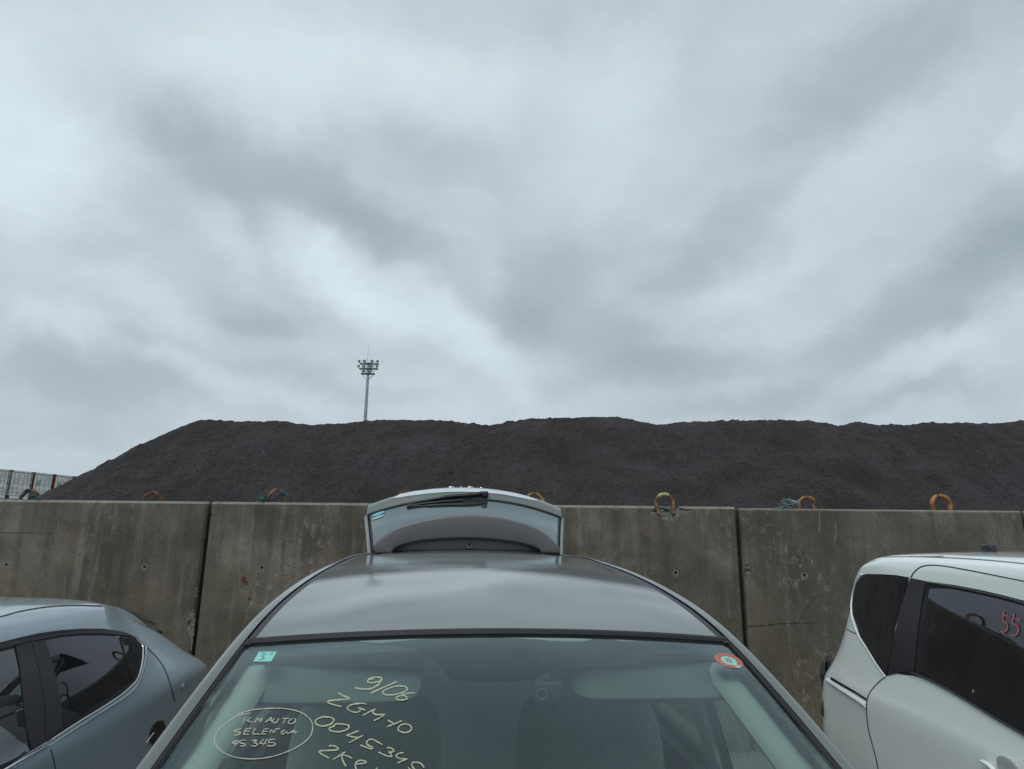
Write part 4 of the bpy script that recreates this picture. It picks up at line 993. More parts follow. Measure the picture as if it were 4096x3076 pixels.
    MB().rbox(C(0, 1.0, .80), (1.46, .55, .34), .3, A=AC).rbox(C(-.38, 1.26, .96), (.40, .22, .14), .5, A=AC).build('dashboard', M_DARKIN, root)
    for sg in (-1, 1):      # windscreen pillar trims and sun visors
        pts = [C(sg * (HW(s) - rw - .050), s + .02, ZR(s) - .055) for s in np.linspace(1.0, 1.74, 20)]
        MB().tube(pts, .036, n=10, flat=.6).build('windscreen_pillar_trim', M_LIGHTTRIM, root)
        A = np.array(Matrix.Rotation(R(34), 3, 'X')); vis = MB().rbox(C(sg * .37, 1.655, 1.478), (.40, .17, .02), .35, A=AC @ A).build('sun_visor', M_VISOR, root)
        for du in (-.06, .06): MB().rbox(C(sg * .38 + du, 1.695, 1.515), (.035, .02, .02), .5, A=AC, n=6).build('visor_clip', M_DARKIN, vis)
    MB().rbox(C(0, 1.66, 1.495), (.24, .03, .07), .5, A=AC).tube([C(0, 1.66, 1.51), C(0, 1.61, 1.55)], .012).build('rear_view_mirror', M_DARKIN, root)
    def seat(u, s, w, name='front_seat'):
        bk = np.array(Matrix.Rotation(R(-14), 3, 'X'))
        st = MB().rbox(C(u, s, .66), (w, .52, .18), .4, A=AC).rbox(C(u, s + .33, .98), (w*.96, .17, .66), .45, A=AC @ bk).build(name, M_SEAT if w < .7 else M_SEAT_LIT, root)
        n = 1 if w < .7 else 3
        for k in range(n):
            uu = u if n == 1 else u + (k - 1) * .42
            MB().rbox(C(uu, s + .44, 1.36), (.27, .11, .19), .5, A=AC @ bk).tube([C(uu - .06, s + .42, 1.2), C(uu - .06, s + .44, 1.35)], .007).tube([C(uu + .06, s + .42, 1.2), C(uu + .06, s + .44, 1.35)], .007).build('headrest', M_SEAT, st)
    seat(-.36, 1.95, .50); seat(.36, 1.95, .50); seat(0, 2.95, 1.28, 'rear_seat')
    tq = []
    for k in range(25):
        q = 2*math.pi*k/24; tq.append(C(-.38 + .18*math.cos(q), 1.45 + .18*math.sin(q)*.45, .98 + .18*math.sin(q)*.9))
    MB().tube(tq, .014, n=8).rbox(C(-.38, 1.44, .98), (.14, .06, .10), .5, A=AC).build('steering_wheel', M_DARKIN, root)
    # --- bonnet, nose, rear end
    def bon(a, t):
        s = -.10 + (.70 + .10 - .0) * t; se = s + .10 * (a*a) * t
        he = HW(max(s, -.1)) - rw; ze = ZR(min(se, .8)) + .004
        return C(a * min(he, HB(s) - .08), se, ze + .045 * (1 - a*a) * (1 - .3*t))
    vs = [bon(-1 + 2*i/30, j/24) for j in range(25) for i in range(31)]
    mesh('bonnet', vs, [(j*31+i, j*31+i+1, (j+1)*31+i+1, (j+1)*31+i) for j in range(24) for i in range(30)], PAINT_C, root)
    MB().box(C(0, .76, .975), (1.36, .20, .03), A=AC).build('cowl_panel', M_BLACKTRIM, root)
    MB().rbox(C(0, -.08, .46), (1.50, .30, .52), .3, A=AC).build('front_bumper', PAINT_C, root)
    MB().rbox(C(0, -.22, .52), (.62, .05, .14), .4, A=AC).build('grille', M_BLACKTRIM, root)
    for sg in (-1, 1):
        MB().rbox(C(sg * .58, -.08, .68), (.34, .22, .16), .5, A=AC).build('headlamp', M_HEADL, root)
        MB().rbox(C(sg * .70, 4.42, 1.12), (.16, .10, .42), .5, A=AC).build('tail_lamp', M_LAMPRED, root)
        MB().tube([C(sg*.60, 4.36, 1.64), C(sg*.70, 4.42, 1.3), C(sg*.72, 4.45, .8)], .05, n=8, flat=.5).build('rear_pillar', PAINT_C, root)
    MB().rbox(C(0, 4.50, .48), (1.62, .26, .50), .3, A=AC).build('rear_bumper', PAINT_C, root)
    MB().box(C(0, 4.30, .76), (1.40, .10, .10), A=AC).build('boot_sill', M_DARKIN, root)
    for s_ in (.62, 3.42):
        for sg in (-1, 1): wheel(root, C(sg * .74, s_, .32), .32, .2, lt)
    for i, sg in enumerate((-1, 1)):
        MB().tube([C(sg*.12 - .1, .72, 1.0), C(sg*.2 + .2, .82, 1.07)], .008).build('front_wiper', M_WIPER, root)
    # --- tailgate: outer skin, glass, spoiler, seen face up
    tgz = 4.36
    def tg(a, t):      # t 0 at the hinge, 1 lower edge of the glass, up to 1.6 round the lower panel
        hw = .630 + .105 * min(t, 1) + .012 * max(0, t - 1)
        s = 4.44 + .56 * t if t <= 1 else 5.0 + .42 * (t - 1)
        z0 = pchip([0, .5, 1, 1.15, 1.28, 1.6], [1.675, 1.80, 1.925, 1.985, 2.005, 1.90])(t)
        bow = pchip([0, 1, 1.28, 1.6], [.10, .135, .152, .14])(t)
        return C(a * hw, s + .05 * (1 - a*a), z0 + bow * (1 - abs(a) ** 2.2))
    na, nt_ = 60, 40
    def grid(t0, t1, a0=-1, a1=1, dz=0, na=60, nt_=30):
        vs = [tg(a0 + (a1-a0)*i/na, t0 + (t1-t0)*j/nt_) + zz * dz for j in range(nt_+1) for i in range(na+1)]
        return vs, [(j*(na+1)+i, j*(na+1)+i+1, (j+1)*(na+1)+i+1, (j+1)*(na+1)+i) for j in range(nt_) for i in range(na)]
    vs, fs = grid(0, 1.6, -1, 1, -.035); tgo = mesh('tailgate', vs, fs, M_DARKIN, root)
    vs, fs = grid(.03, 1.0, -.965, .965, .0); mesh('rear_window', vs, fs, G_REAR, tgo); TG = Surf(*grid(0, 1.6))
    vs, fs = grid(1.0, 1.6); mesh('lower_panel', vs, fs, PAINT_C, tgo)
    for sg in (-1, 1):
        pts = [tg(sg, t) - zz * .012 for t in np.linspace(0, 1.02, 16)]; MB().tube(pts, .013, n=8, flat=.8).build('tailgate_edge', PAINT_C, tgo)
        MB().tube([tg(sg * .967, t) + zz * .003 for t in np.linspace(.0, 1.0, 16)], .0055, n=6).build('window_seal', M_RUBBER, tgo)
    MB().tube([tg(a, 1.0) + zz * .002 for a in np.linspace(-.99, .99, 40)], .010, n=6).build('window_seal', M_RUBBER, tgo)
    gp = [(1573,1996),(1600,1979),(1660,1967),(1725,1960),(1790,1956),(1847,1955),(1929,1957.5),(1990,1964),(2051,1973),(2100,1985),(2146,2001),(2150,2006),(2080,1992),(2010,1979),(1930,1971),(1847,1968.5),(1780,1970),(1709,1976),(1640,1985)]
    patch('chrome_garnish', gp, TG, M_CHROMED, tgo, off=.006, g=16, skirt=.006)
    mb = MB()
    for (x, w) in ((1805, 26), (1844, 9), (1882, 26), (1925, 12)):
        p = atY(x, 1955 + abs(x - 1870) * .03, 5.18); a = (p - C(0, 0, 0)) @ lt / .75; q = tg(a, 1.27) + zz * .001; mb.rbox(q, (w * .0018, .014, .013), .8, A=AC, n=6)
    mb.build('badge_letters', M_CHROME, tgo, split=False)
    # spoiler: a thick blade traced in the photo, standing at the hinge
    spo = [(1493,2186),(1500,2172),(1518,2156),(1545,2134),(1575,2115),(1606,2102),(1644,2091),(1700,2078),(1766,2067),(1820,2062),(1868,2060),(1920,2061),(1970,2066),(2020,2074),(2071,2087),(2113,2099),(2153,2117),(2182,2134),(2205,2154),(2225,2174),(2240,2193),(2236,2214),(2165,2214),(2163,2206),(2150,2194),(2132,2186),(2095,2176),(2051,2168),(1990,2160),(1929,2155),(1868,2153),(1807,2154),(1745,2158),(1685,2163),(1635,2173),(1600,2183),(1580,2193),(1569,2209),(1567,2214),(1500,2214)]
    def plane(s, tilt=0): return lambda x, y: (lambda d: CAM + d * ((C(0, s, 0) @ ax) / (d @ ax)))(ray(x, y))
    def slab(name, poly, s_front, s_back, mat, par, bev=.014, curve=.0):
        """moulded blade: traced outline with rounded front edge, real thickness backwards"""
        vs = [Vector(p) for p in poly]; n = len(poly); cen = np.mean(poly, 0)
        r = delaunay_2d_cdt(vs, [(i, (i+1) % n) for i in range(n)], [], 1, 1e-4); V2 = [np.array(v) for v in r[0]]; T_ = [tuple(f) for f in r[2]]
        W = lambda p, s: plane(s)(*p)
        P2 = [np.array(p) for p in poly]
        nor = []
        for i in range(n):
            t = P2[(i+1) % n] - P2[i-1]; q = np.array([t[1], -t[0]]); nor.append(q / (np.linalg.norm(q) + 1e-9))
        area = sum(P2[i][0]*P2[(i+1) % n][1] - P2[(i+1) % n][0]*P2[i][1] for i in range(n))
        sgn = 1 if area > 0 else -1
        mb = MB(); bp_ = bev * F / 4.4
        base = [W(P2[i] - nor[i]*sgn*bp_, s_front) for i in range(n)]
        # front face from inset polygon
        ins = [tuple(P2[i] - nor[i]*sgn*bp_) for i in range(n)]
        r = delaunay_2d_cdt([Vector(p) for p in ins], [(i, (i+1) % n) for i in range(n)], [], 1, 1e-4); mb.add([W(v, s_front) for v in r[0]], [tuple(f) for f in r[2]])
        rings = [base]
        for k in (1, 2, 3):
            q = k * math.pi / 6; rings.append([W(P2[i] - nor[i]*sgn*bp_*(1 - math.sin(q)), s_front + bev*(1 - math.cos(q))) for i in range(n)])
        rings.append([W(P2[i], s_back) for i in range(n)])
        vs = [v for rg in rings for v in rg]; mb.add(vs, [(k*n+i, k*n+(i+1) % n, (k+1)*n+(i+1) % n, (k+1)*n+i) for k in range(len(rings)-1) for i in range(n)])
        o = mb.build(name, mat, par, split=False); bm = bmesh.new(); bm.from_mesh(o.data); bmesh.ops.remove_doubles(bm, verts=bm.verts, dist=1e-4); bmesh.ops.recalc_face_normals(bm, faces=bm.faces); bm.to_mesh(o.data); bm.free(); o.data.set_sharp_from_angle(angle=R(50)); return o
    sp_ = slab('spoiler', spo, 4.36, 4.47, M_SPOIL, tgo)
    rec = [(1560,2216),(1562,2195),(1580,2175),(1640,2158),(1745,2146),(1868,2141),(1990,2147),(2095,2163),(2150,2180),(2172,2200),(2172,2216)]
    slab('spoiler_recess', rec, 4.45, 4.48, M_SPOIL, tgo, .004)
    MB().tube([plane(4.447)(x, y) for x, y in dens([(1572, 2206), (1700, 2201), (1868, 2198), (2040, 2201), (2160, 2206)], 20)], .0022, n=5).build('spoiler_gap', M_GAP, tgo)
    nz = slab('washer_nozzle', [(1863,2196),(1866,2181),(1871,2174),(1880,2172),(1888,2174),(1891,2181),(1893,2196)], 4.41, 4.45, M_SPOIL, tgo, .005)
    MB().rbox(plane(4.408)(1878, 2178), (.016, .008, .018), .6, A=AC, n=8).build('nozzle_hole', M_GAP, nz)
    # wiper standing on the rear window
    def onT(x, y, lift): 
        h, n = TG.hit(x, y); return h + zz * 0 + (CAM - h) / np.linalg.norm(CAM - h) * lift
    arm = [(1949, 1972), (1930, 1973), (1900, 1978), (1860, 1982), (1820, 1984), (1780, 1989), (1730, 1998), (1680, 2007), (1628, 2020)]
    wp = MB().tube([onT(x, y, .03) for x, y in catmull(arm, 4)], [.020]*4 + [.022]*8 + [.019]*10 + [.013]*10 + [.009]*1, n=10, flat=.75).build('rear_wiper', M_WIPER, tgo)
    MB().rbox(onT(1940, 1977, .03), (.052, .05, .045), .4, A=AC, n=8).build('wiper_pivot', M_WIPER, wp)
    MB().tube([onT(x, y, .02) for x, y in dens([(1627, 2026), (1700, 2014), (1780, 2006), (1852, 2001)], 20)], .011, n=6).build('blade_and_reflection', M_WIPER, wp)
    MB().tube([onT(x, y, .01) for x, y in catmull([(1650, 2026), (1720, 2022), (1800, 2019), (1880, 2018), (1930, 2013), (1944, 2008)], 4)], [.006]*4+[.011]*16+[.008], n=6).build('blade_and_reflection', M_WIPER, wp)  # dark tube modelled as the blade's reflection in the rear window
    # stickers on the rear window
    def ell(mb, cx, cy, rx, ry, ang, off, m):
        ca, sa = math.cos(R(ang)), math.sin(R(ang)); vs = []
        for k in range(28):
            q = 2*math.pi*k/28; x, y = rx*math.cos(q), ry*math.sin(q); h, n = TG.hit(cx + x*ca - y*sa, cy + x*sa + y*ca); vs.append(h + zz * off)
        mb.add(vs, [tuple(range(28))], m)
    mb = MB(); ell(mb, 1512.5, 2057.5, 28.5, 5.8, -20, .004, 1); ell(mb, 1512.5, 2057.5, 27.5, 4.8, -20, .005, 0)
    mesh('window_sticker', mb.v, mb.f, [M_STB, M_STGD], tgo, mb.m, False)
    mb = MB(); ell(mb, 1511, 2071, 25, 4.6, -20, .004, 0)
    ca, sa = math.cos(R(-20)), math.sin(R(-20))
    for k in range(9):
        x = -19 + k * 4.6; vs = []
        for (dx, dy) in ((0, 1.2), (3.2, 1.2), (3.2, -1.6), (0, -1.6)):
            xx, yy = x + dx, dy; h, n = TG.hit(1511 + xx*ca - yy*sa, 2071 + xx*sa + yy*ca); vs.append(h + zz * .006)
        mb.add(vs, [(0, 1, 2, 3)], 1)
    mesh('window_sticker', mb.v, mb.f, [M_STLG, M_STW], tgo, mb.m, False)
    for sg in (-1, 1):
        MB().tube([C(sg*.60, 4.40, 1.25), C(sg*.64, 4.75, 1.72)], .010, n=8).build('gas_strut', M_BLACKTRIM, tgo)
    MB().box(C(0, 4.40, 1.64), (1.16, .16, .03), A=AC).build('tailgate_hinge_cover', PAINT_C, tgo)
    # dash camera behind the glass
    d = ray(2190, 2770); q = WS.hit(2190, 2770)[0] + d * .07; Mq = Matrix.Translation(Vector(q))
    dc = empty('dash_camera', Mq, 'small grey dash camera hanging behind the windscreen right of the mirror', 'dash camera')
    MG_ = pm('dashcam_grey', (.045, .05, .055), .6); MG2 = pm('dashcam_print', (.16, .18, .18), .6)
    MB().rbox(q, (.062, .03, .044), .25, A=AC).tube([q + zz*.02 + ax*.004, q + zz*.045 + ax*.06], .009).build('case', MG_, dc)
    ln = [q - ax*.016 + lt*(-.014 + .0105*math.cos(t*.4)) + zz*(.0105*math.sin(t*.4)) for t in range(17)]
    MB().tube(ln, .0016, n=5).build('lens_ring', MG2, dc)
    mb = MB(); put_text(mb, 'Yupiteru', lambda x, y: q - ax*.0155 + lt*(.014 + x) + zz*(-.002 + y), .0055, 0); mesh('case_lettering', mb.v, mb.f, MG2, dc, None, False)
centre_car()

# ------------------------------------------------------------------ generic car body for the two neighbours
def body(root, xc, tab, mat, wheels, W, flank=.02, arch=(.32, .35), sides=(-1, 1), name='body', p_top=2.0, ds=.02, tail=None):
    """closed loft: tab rows = (s, roof z, belt z, belt half width, roof half width)"""
    tb = np.array(tab, float); zr, zb, hb, hr = [pchip(tb[:, 0], tb[:, i]) for i in (1, 2, 3, 4)]
    s0, s1 = tb[0, 0], tb[-1, 0]; SS = np.arange(s0, s1 + 1e-6, ds)
    def sec(s):
        Z, B, b, r = zr(s), zb(s), hb(s), hr(s); g = max(Z - B, .02)
        pts = [(b - .05, .20), (b - .005, .30), (b + flank, .52), (b + flank, B - .25), (b + flank * .8, B - .10), (b, B), (b + (r - b) * .45, B + g * .40), (b + (r - b) * .80, B + g * .66), (r + .0, Z - min(.085, g * .28)), (r - .035, Z - min(.045, g * .16)), (r - .10, Z - min(.022, g*.08)), (r * .55, Z - .007), (0, Z)]
        return catmull(pts, 6)
    secs = [sec(s) for s in SS]; n = len(secs[0]); vs = []; fs = []
    for s, q in zip(SS, secs):
        row = [W(-p[0], s, p[1]) for p in q] + [W(p[0], s, p[1]) for p in q[::-1][1:]]; vs += row
    k = 2*n - 1
    for j in range(len(SS) - 1):
        for i in range(k - 1):
            sm = (SS[j] + SS[j+1]) / 2; zc = vs[j*k+i][2]; edge = i < n*.45 or i > k - n*.45
            if edge and any(math.hypot(sm - w, zc - arch[0]) < arch[1] for w in wheels): continue
            fs.append((j*k+i, (j+1)*k+i, (j+1)*k+i+1, j*k+i+1))
    fs.append(tuple(range(k))); fs.append(tuple(range((len(SS)-1)*k, len(SS)*k))[::-1])
    o = mesh(name, vs, fs, mat, root); o.data.set_sharp_from_angle(angle=R(55)); return o, Surf(vs, [f for f in fs if len(f) == 4])

def left_car():
    phi = R(LYAW); ax = np.array([-math.sin(phi), math.cos(phi), 0]); lt = np.array([math.cos(phi), math.sin(phi), 0]); zz = np.array([0, 0, 1.0]); O = np.array([LX, 2.2, 0])
    W = lambda u, s, z: O + lt*u + ax*(s - 2.2) + zz*z
    Mx = Matrix(((lt[0], ax[0], 0, O[0]), (lt[1], ax[1], 0, O[1]), (0, 0, 1, 0), (0, 0, 0, 1))); AC = np.stack([lt, ax, zz], 1)
    root = empty('parked_car', Mx, 'blue grey hatchback with black privacy windows and chrome window strip, at the left edge', 'car', 'cars parked against the wall')
    b, SF = body(root, LX, LTAB, PAINT_L, (.75, 3.45), W)
    Z7 = lambda p: zt(p, 0, 2350, 2.288); ZE = lambda p: zt(p, 0, 2350, 2.458)
    top = ZE([(1440,590),(1420,575),(1350,500),(1270,455),(1150,425),(1000,405),(800,405),(600,420),(400,447),(200,490),(0,540)]) + [(-150, 2615), (-400, 2720), (-650, 2850)]
    bot = [(-650, 3380), (-300, 3240), (0, 3085)] + Z7([(50,1645),(200,1548),(440,1400),(600,1300),(850,1140),(1050,1018),(1200,905),(1270,805),(1303,700),(1333,545)])
    frame = patch('window_surround', top + bot, SF, M_RUBBER, root, off=.002, g=36)
    p = Z7([(400,492),(560,460),(750,446),(950,446),(1070,455),(1100,560),(1140,700),(1175,830),(1195,865),(1150,890),(1000,990),(800,1120),(570,1275),(560,1180),(540,1040),(500,830),(450,650)])
    patch('rear_door_glass', p, SF, G_DARKL, frame, off=.006, g=40, fit=True, skirt=.002)
    patch('quarter_glass', Z7([(1097,467),(1190,472),(1250,522),(1272,565),(1264,680),(1232,800),(1200,862),(1180,790),(1140,640)]), SF, G_DARKL, frame, off=.006, g=30, fit=True, skirt=.002)
    patch('front_door_glass', Z7([(115,565),(150,720),(175,900),(200,1100),(240,1380),(262,1500)]) + [(0, 3062), (-300, 3200), (-500, 3280), (-480, 2800), (-200, 2650)] + Z7([(0, 592)]), SF, G_FRONT, frame, off=.006, g=44, fit=True, skirt=.002)
    patch('door_pillar', Z7([(130,545),(272,505),(300,620),(340,770),(385,1050),(398,1420),(270,1490),(245,1380),(215,1200),(185,920),(160,720)]), SF, M_PILLAR, frame, off=.008, g=40)
    patch('door_pillar', Z7([(278,503),(398,488),(450,650),(500,830),(540,1040),(562,1280),(480,1340),(402,1400),(390,1050),(345,770),(305,620)]), SF, M_PILLAR, frame, off=.008, g=40)
    patch('upper_frame', Z7([(262,470),(420,440),(600,415),(800,400),(950,396),(1060,405),(1160,432),(1170,446),(1060,438),(950,428),(750,428),(560,441),(400,470),(268,500)]), SF, M_PILLAR, frame, off=.007, g=40)
    patch('upper_frame', [(-200, 2635)] + Z7([(0,520),(130,490),(258,473),(264,500),(130,530),(0,570)]) + [(-200, 2655)], SF, M_PILLAR, frame, off=.007, g=40)
    ch = Z7([(1172,434),(1215,470),(1262,515),(1290,548),(1293,600),(1285,690),(1262,790),(1235,850),(1190,905),(1100,985),(1000,1055),(850,1150),(700,1240),(560,1330),(445,1405)])
    surftube('chrome_strip', ch, .0048, SF, M_CHROME, frame, .010, sm=4, flat=.8)
    surftube('chrome_strip', Z7([(430,1438),(300,1512),(150,1595),(0,1680)]) + [(-150, 3160), (-400, 3290)], .0052, SF, M_CHROME, frame, .010, sm=4, flat=.8)
    surftube('lower_lip', Z7([(1330,545),(1326,640),(1300,760),(1265,860),(1220,935),(1120,1020),(1000,1095),(800,1222),(600,1350),(470,1435),(300,1540),(100,1665)]), .0055, SF, PAINT_L, frame, .004, sm=4)
    surfstrip('hatch_gap', Z7([(1340,545),(1380,585),(1420,625),(1465,680),(1500,735),(1525,790),(1545,850),(1570,930),(1600,1045)]), 3.0, SF, M_GAP, root, .0015)
    surfstrip('door_gap', Z7([(460,1475),(478,1530),(495,1600),(510,1700),(515,1800)]), 3.2, SF, M_GAP, root, .0015)
    surfstrip('roof_seam', ZE([(0,290),(100,262),(200,235),(400,200),(550,184),(700,177),(850,179),(1000,185)]), 4.5, SF, M_RUBBER, root, .0015)
    tl = patch('tail_lamp', Z7([(1480,1215),(1430,1222),(1390,1265),(1370,1320),(1370,1400),(1390,1440),(1470,1460),(1560,1400)]), SF, M_LAMPDK, root, off=.008, g=24)
    surftube('lamp_edge', Z7([(1395,1330),(1350,1385),(1325,1425)]), .003, SF, M_CHROME, tl, .008, sm=3)
    surftube('fuel_flap_gap', Z7([(1722,885),(1700,875),(1680,880),(1668,900),(1664,930),(1667,955)]), .0022, SF, M_CHROME, root, .002, sm=5)
    # rear spoiler, glossy black
    tz = pchip([0, .085, .22, .32, .39, .47, .51], [1.352, 1.345, 1.326, 1.302, 1.268, 1.214, 1.18]); vs = []; n = 40
    for i in range(n + 1):
        u = .51 * (-1 + 2*i/n); z0 = tz(abs(u))
        for (s_, k, dz) in ((3.95, 1.06, .05), (4.18, 1.03, .032), (4.38, 1.0, .004), (4.41, 1.0, -.012), (4.38, 1.0, -.03), (4.15, 1.0, -.06), (3.95, 1.0, -.07)):
            vs.append(W(u * k, s_ - .08*u*u, z0 + dz))
    MB().add(vs, [(7*i+k, 7*i+(k+1) % 7, 7*i+7+(k+1) % 7, 7*i+7+k) for i in range(n) for k in range(7)]).add([vs[k] for k in range(7)], [tuple(range(7))]).add([vs[n*7+k] for k in range(7)], [tuple(range(7))[::-1]]).build('rear_spoiler', M_LAMPDK, root)
    # screen, lamps, mirrors and wheels out of the frame
    A = np.array(Matrix.Rotation(R(30), 3, 'X')); 
    vs = [W(a*.62*(1 - .12*t), 1.02 + .62*t - .04*(1-a*a), 1.005 + .385*t + .035*(1-a*a) + .012*math.sin(t*3.14)) for t in np.linspace(0, 1, 12) for a in np.linspace(-1, 1, 16)]
    mesh('windscreen', vs, [(j*16+i, j*16+i+1, (j+1)*16+i+1, (j+1)*16+i) for j in range(11) for i in range(15)], G_DARK, root)
    for sg in (-1, 1):
        MB().rbox(W(sg*.62, .08, .62), (.34, .22, .12), .5, A=AC).build('headlamp', M_HEADL, root)
        MB().rbox(W(sg*.98, 1.35, .98), (.20, .13, .14), .5, A=AC).build('door_mirror', PAINT_L, root)
        for s_ in (.75, 3.45): wheel(root, W(sg*.79, s_, .32), .32, .2, lt)
def right_car():
    phi = R(RYAW); ax = np.array([-math.sin(phi), math.cos(phi), 0]); lt = np.array([math.cos(phi), math.sin(phi), 0]); zz = np.array([0, 0, 1.0]); O = np.array([RX, 2.4, 0])
    W = lambda u, s, z: O + lt*u + ax*(s - 2.4) + zz*z
    Mx = Matrix(((lt[0], ax[0], 0, O[0]), (lt[1], ax[1], 0, O[1]), (0, 0, 1, 0), (0, 0, 0, 1))); AC = np.stack([lt, ax, zz], 1)
    root = empty('parked_car', Mx, 'tall pearl white car with red 55 on its dark window, at the right edge', 'car', 'cars parked against the wall')
    b, SF = body(root, RX, RTAB, PAINT_R, (.95, 4.12), W, flank=.03, arch=(.16, .26))
    Z6 = lambda p: zt(p, 3196, 2150, 1.793); Z5 = lambda p: zt(p, 3096, 1850, 2.212)
    EX = [(4220, 2455), (4400, 2505), (4650, 2580)]
    fr = patch('window_surround', Z6([(803,290),(912,313),(1100,338),(1300,375),(1450,410),(1614,452)]) + EX + [(4750, 3420), (4400, 3160), (4200, 3010)] + Z6([(1614,1425),(1400,1300),(1200,1175),(1000,1060),(900,1012),(820,990),(760,985),(700,975),(650,985),(628,996),(590,940),(560,893),(630,870),(700,640),(760,430)]), SF, M_RUBBER, root, off=.002, g=44)
    patch('quarter_glass', Z6([(455,268),(500,262),(600,264),(700,270),(796,286),(775,370),(745,470),(715,570),(690,680),(665,800),(650,900),(640,960),(624,988),(560,898),(500,800),(440,705),(410,630),(390,560),(385,480),(395,400),(415,330)]), SF, G_DARK, root, off=.005, g=34, fit=True)
    patch('door_pillar', Z6([(806,294),(912,316),(900,400),(885,480),(868,600),(850,750),(838,880),(832,962),(790,968),(720,970),(645,985),(660,880),(695,700),(730,520),(770,400)]), SF, M_PILLAR, fr, off=.007, g=40)
    patch('sliding_door_glass', Z6([(950,348),(1100,370),(1300,412),(1450,446),(1614,490)]) + [(4250, 2500), (4450, 2560), (4600, 2610), (4650, 3250), (4400, 3110), (4200, 2980)] + Z6([(1614,1392),(1400,1268),(1200,1148),(1000,1038),(900,985),(855,968),(862,850),(880,700),(915,530)]), SF, G_DARK, fr, off=.006, g=60, fit=True)
    surftube('belt_moulding', Z6([(800,975),(850,982),(1000,1050),(1200,1162),(1400,1284),(1614,1408)]) + [(4250, 3030), (4450, 3150)], .010, SF, M_BLACKTRIM, fr, .004, sm=4, flat=.6)
    surftube('window_seal', Z6([(930,322),(1100,352),(1300,392),(1614,470)]) + [(4250, 2480), (4450, 2535)], .008, SF, M_BLACKTRIM, fr, .004, sm=4, flat=.7)
    surfstrip('door_gap', [(4500, 2400), (4300, 2365), (4200, 2345)] + Z6([(1614,313),(1500,291),(1300,251),(1100,214),(1000,201),(920,200),(870,214),(830,245),(803,287)]), 4.2, SF, M_GAP, root, .0018, 4)
    surfstrip('door_gap', Z6([(628,998),(590,1022),(560,1050),(530,1083),(510,1112),(495,1145),(488,1180),(486,1250),(495,1350),(518,1450),(545,1550),(570,1661),(590,1750)]), 3.4, SF, M_GAP, root, .0018, 4)
    surfstrip('hatch_gap', Z6([(302,634),(340,656),(375,674),(405,688),(418,681)]), 3.0, SF, M_GAP, root, .0018, 3)
    surfstrip('roof_groove', Z5([(1200,832),(1350,836),(1500,842),(1700,852),(1900,866),(2212,895)]) + [(4250, 2270)], 3.5, SF, pm('pale_seam', (.16, .18, .18), .6), root, .0018, 4)
    surfstrip('roof_groove', Z5([(860,842),(1000,836),(1200,834),(1500,830)]), 2.5, SF, MATS['pale_seam'], root, .0018, 4)
    patch('door_rail', Z6([(232,1000),(300,1042),(400,1100),(487,1156),(487,1172),(400,1118),(300,1062),(225,1018)]), SF, M_GAP, root, off=.002, g=30)
    surftube('rail_lip', Z6([(205,1022),(300,1085),(400,1150),(482,1205)]), .016, SF, PAINT_R, root, .0, sm=4, flat=.8)
    surftube('quarter_rim', Z6([(452,266),(412,330),(390,400),(380,480),(384,560),(405,630),(436,710),(497,803),(557,902),(626,1000)]), .006, SF, PAINT_R, root, .004, sm=4, flat=.8)
    # tail lamp and black bumper trim sticking out at the rear corner
    lam = Z6([(205,868),(228,875),(234,940),(232,1000),(208,1022),(192,1045),(193,1100),(186,1200),(172,1290),(155,1260),(170,1180),(174,1110),(165,1060),(152,1000),(148,945),(158,912),(185,905)])
    Yl = RLAMP; P0 = [atY(x, y, Yl) for x, y in lam]; n = len(lam)
    r = delaunay_2d_cdt([Vector(p) for p in lam], [(i, (i+1) % n) for i in range(n)], [], 1, 1e-4)
    mb = MB(); mb.add([atY(v[0], v[1], Yl) for v in r[0]], [tuple(f)[::-1] for f in r[2]]); bk = [q + np.array([.05, .12, 0]) for q in P0]
    mb.add(P0 + bk, [(i, (i+1) % n, n+(i+1) % n, n+i) for i in range(n)]); o = mb.build('tail_lamp', M_LAMPDK, root)
    MB().tube([atY(x, y, Yl - .012) for x, y in catmull(Z6([(205,885),(210,930),(206,975),(180,1000),(160,985)]), 4)], .008, n=6).build('lamp_frame', M_BLACKTRIM, o)
    mb = MB()
    for st in ([(1490,530),(1485,560),(1480,600)],[(1490,560),(1532,577)],[(1478,603),(1510,622),(1513,660),(1490,685),(1467,675)],[(1560,546),(1555,580),(1547,620)],[(1560,585),(1612,600)],[(1545,622),(1585,638),(1592,678),(1568,710),(1537,700)]):
        p = Z6(st); ribbon(mb, [tuple(q) for q in catmull(p, 5)] if len(p) > 2 else dens(p, 8), 4.6, SF, .0125, 0, ends=.6)
    mesh('red_number', mb.v, mb.f, M_REDPEN, fr)
    mb = MB(); ribbon(mb, [tuple(q) for q in catmull(Z6([(1266,1120),(1261,1105),(1266,1097),(1272,1103),(1268,1120)]), 4)], 2, SF, .0115, 0); mesh('yellow_mark', mb.v, mb.f, M_CHALKY, fr)
    h, nn = SF.hit(*Z6([(1500, 1655)])[0]); MB().rbox(h + nn*.001, (.012, .13, .085), .9, A=AC).build('handle_recess', pm('recess_grey', (.40, .43, .42), .4), root)  # grey pad on the skin, darker than the body
    surftube('door_handle', Z6([(1345,1608),(1375,1622),(1415,1650)]) + [(4010, 3100), (4060, 3145)], .011, SF, PAINT_R, root, .02, sm=4, flat=.7)
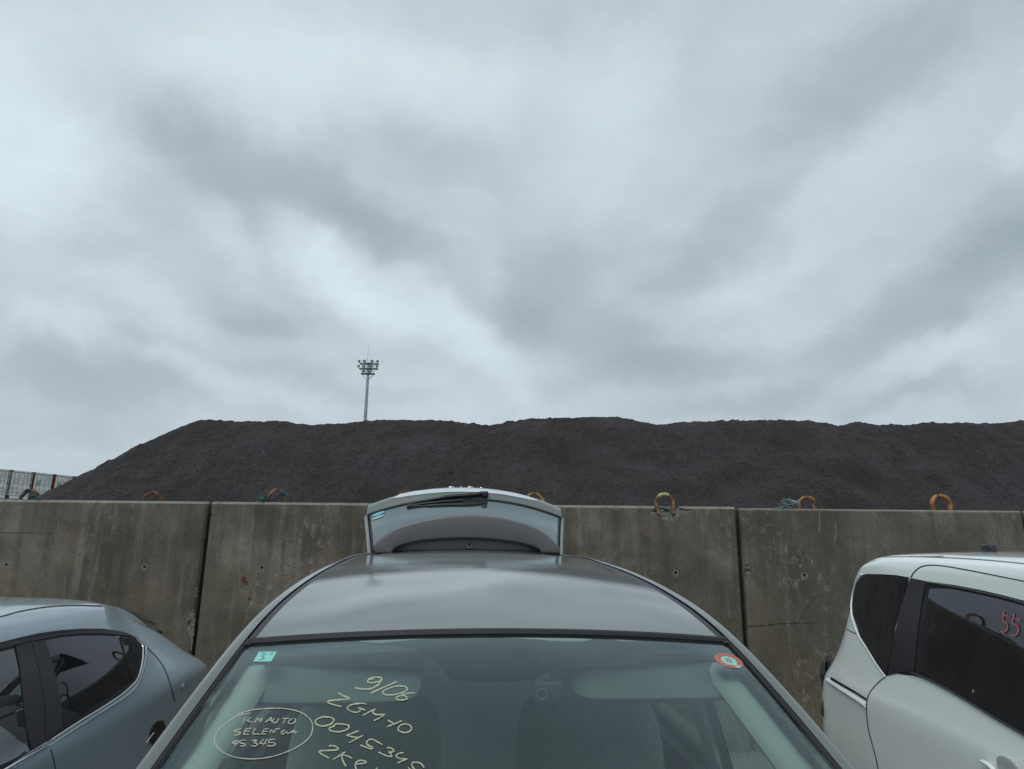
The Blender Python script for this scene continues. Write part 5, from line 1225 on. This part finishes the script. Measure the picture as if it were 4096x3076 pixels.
    # aerial on the roof
    p0 = atY(3956, 2194, 3.72); p1 = atY(4023, 2183, 3.8)
    ae = MB().rbox(p0 + zz*.0, (.05, .09, .05), .6, A=AC, n=8).build('aerial_base', M_BLACKTRIM, root); MB().tube([p0 + zz*.018, p1], [.006, .004], n=6).build('aerial', M_BLACKTRIM, ae)
    vs = [W(a*.70*(1 - .10*t), 1.0 + .62*t - .05*(1-a*a), 1.06 + .50*t + .03*(1-a*a)) for t in np.linspace(0, 1, 12) for a in np.linspace(-1, 1, 16)]
    mesh('windscreen', vs, [(j*16+i, j*16+i+1, (j+1)*16+i+1, (j+1)*16+i) for j in range(11) for i in range(15)], G_DARK, root)
    for sg in (-1, 1):
        MB().rbox(W(sg*.62, .12, .72), (.30, .22, .18), .5, A=AC).build('headlamp', M_HEADL, root)
        for s_ in (.95, 4.12): wheel(root, W(sg*.75, s_, .27), .27, .18, lt)
LX, LYAW = -2.71, 0.0; SPO = (.08, 1.42)
LTAB = [(-.05,.62,.56,.60,.42),(.15,.82,.72,.78,.60),(.95,1.0,.88,.86,.70),(1.3,1.22,.90,.865,.62),(1.8,1.41,.91,.865,.60),(2.4,1.473,.93,.865,.68),(3.0,1.478,.96,.865,.675),(3.5,1.46,.98,.865,.64),(3.85,1.41,1.0,.86,.56),(4.1,1.325,1.01,.855,.545),(4.3,1.19,1.0,.835,.53),(4.42,1.03,.93,.785,.48),(4.5,.82,.77,.70,.42)]
RX, RYAW = 2.91, -1.0; RLAMP = 4.72
RTAB = [(-.02,.72,.60,.60,.45),(.2,.95,.80,.77,.62),(.85,1.06,.93,.83,.72),(1.25,1.30,.95,.835,.71),(1.7,1.62,.96,.835,.72),(2.4,1.72,.97,.835,.685),(3.0,1.742,.99,.835,.685),(3.6,1.742,1.0,.835,.695),(4.0,1.73,1.0,.835,.72),(4.25,1.695,1.0,.83,.715),(4.4,1.61,1.0,.825,.70),(4.52,1.42,.98,.82,.68),(4.66,1.12,.93,.815,.66),(4.76,.90,.84,.80,.62),(4.82,.80,.75,.76,.5)]
left_car()
right_car()
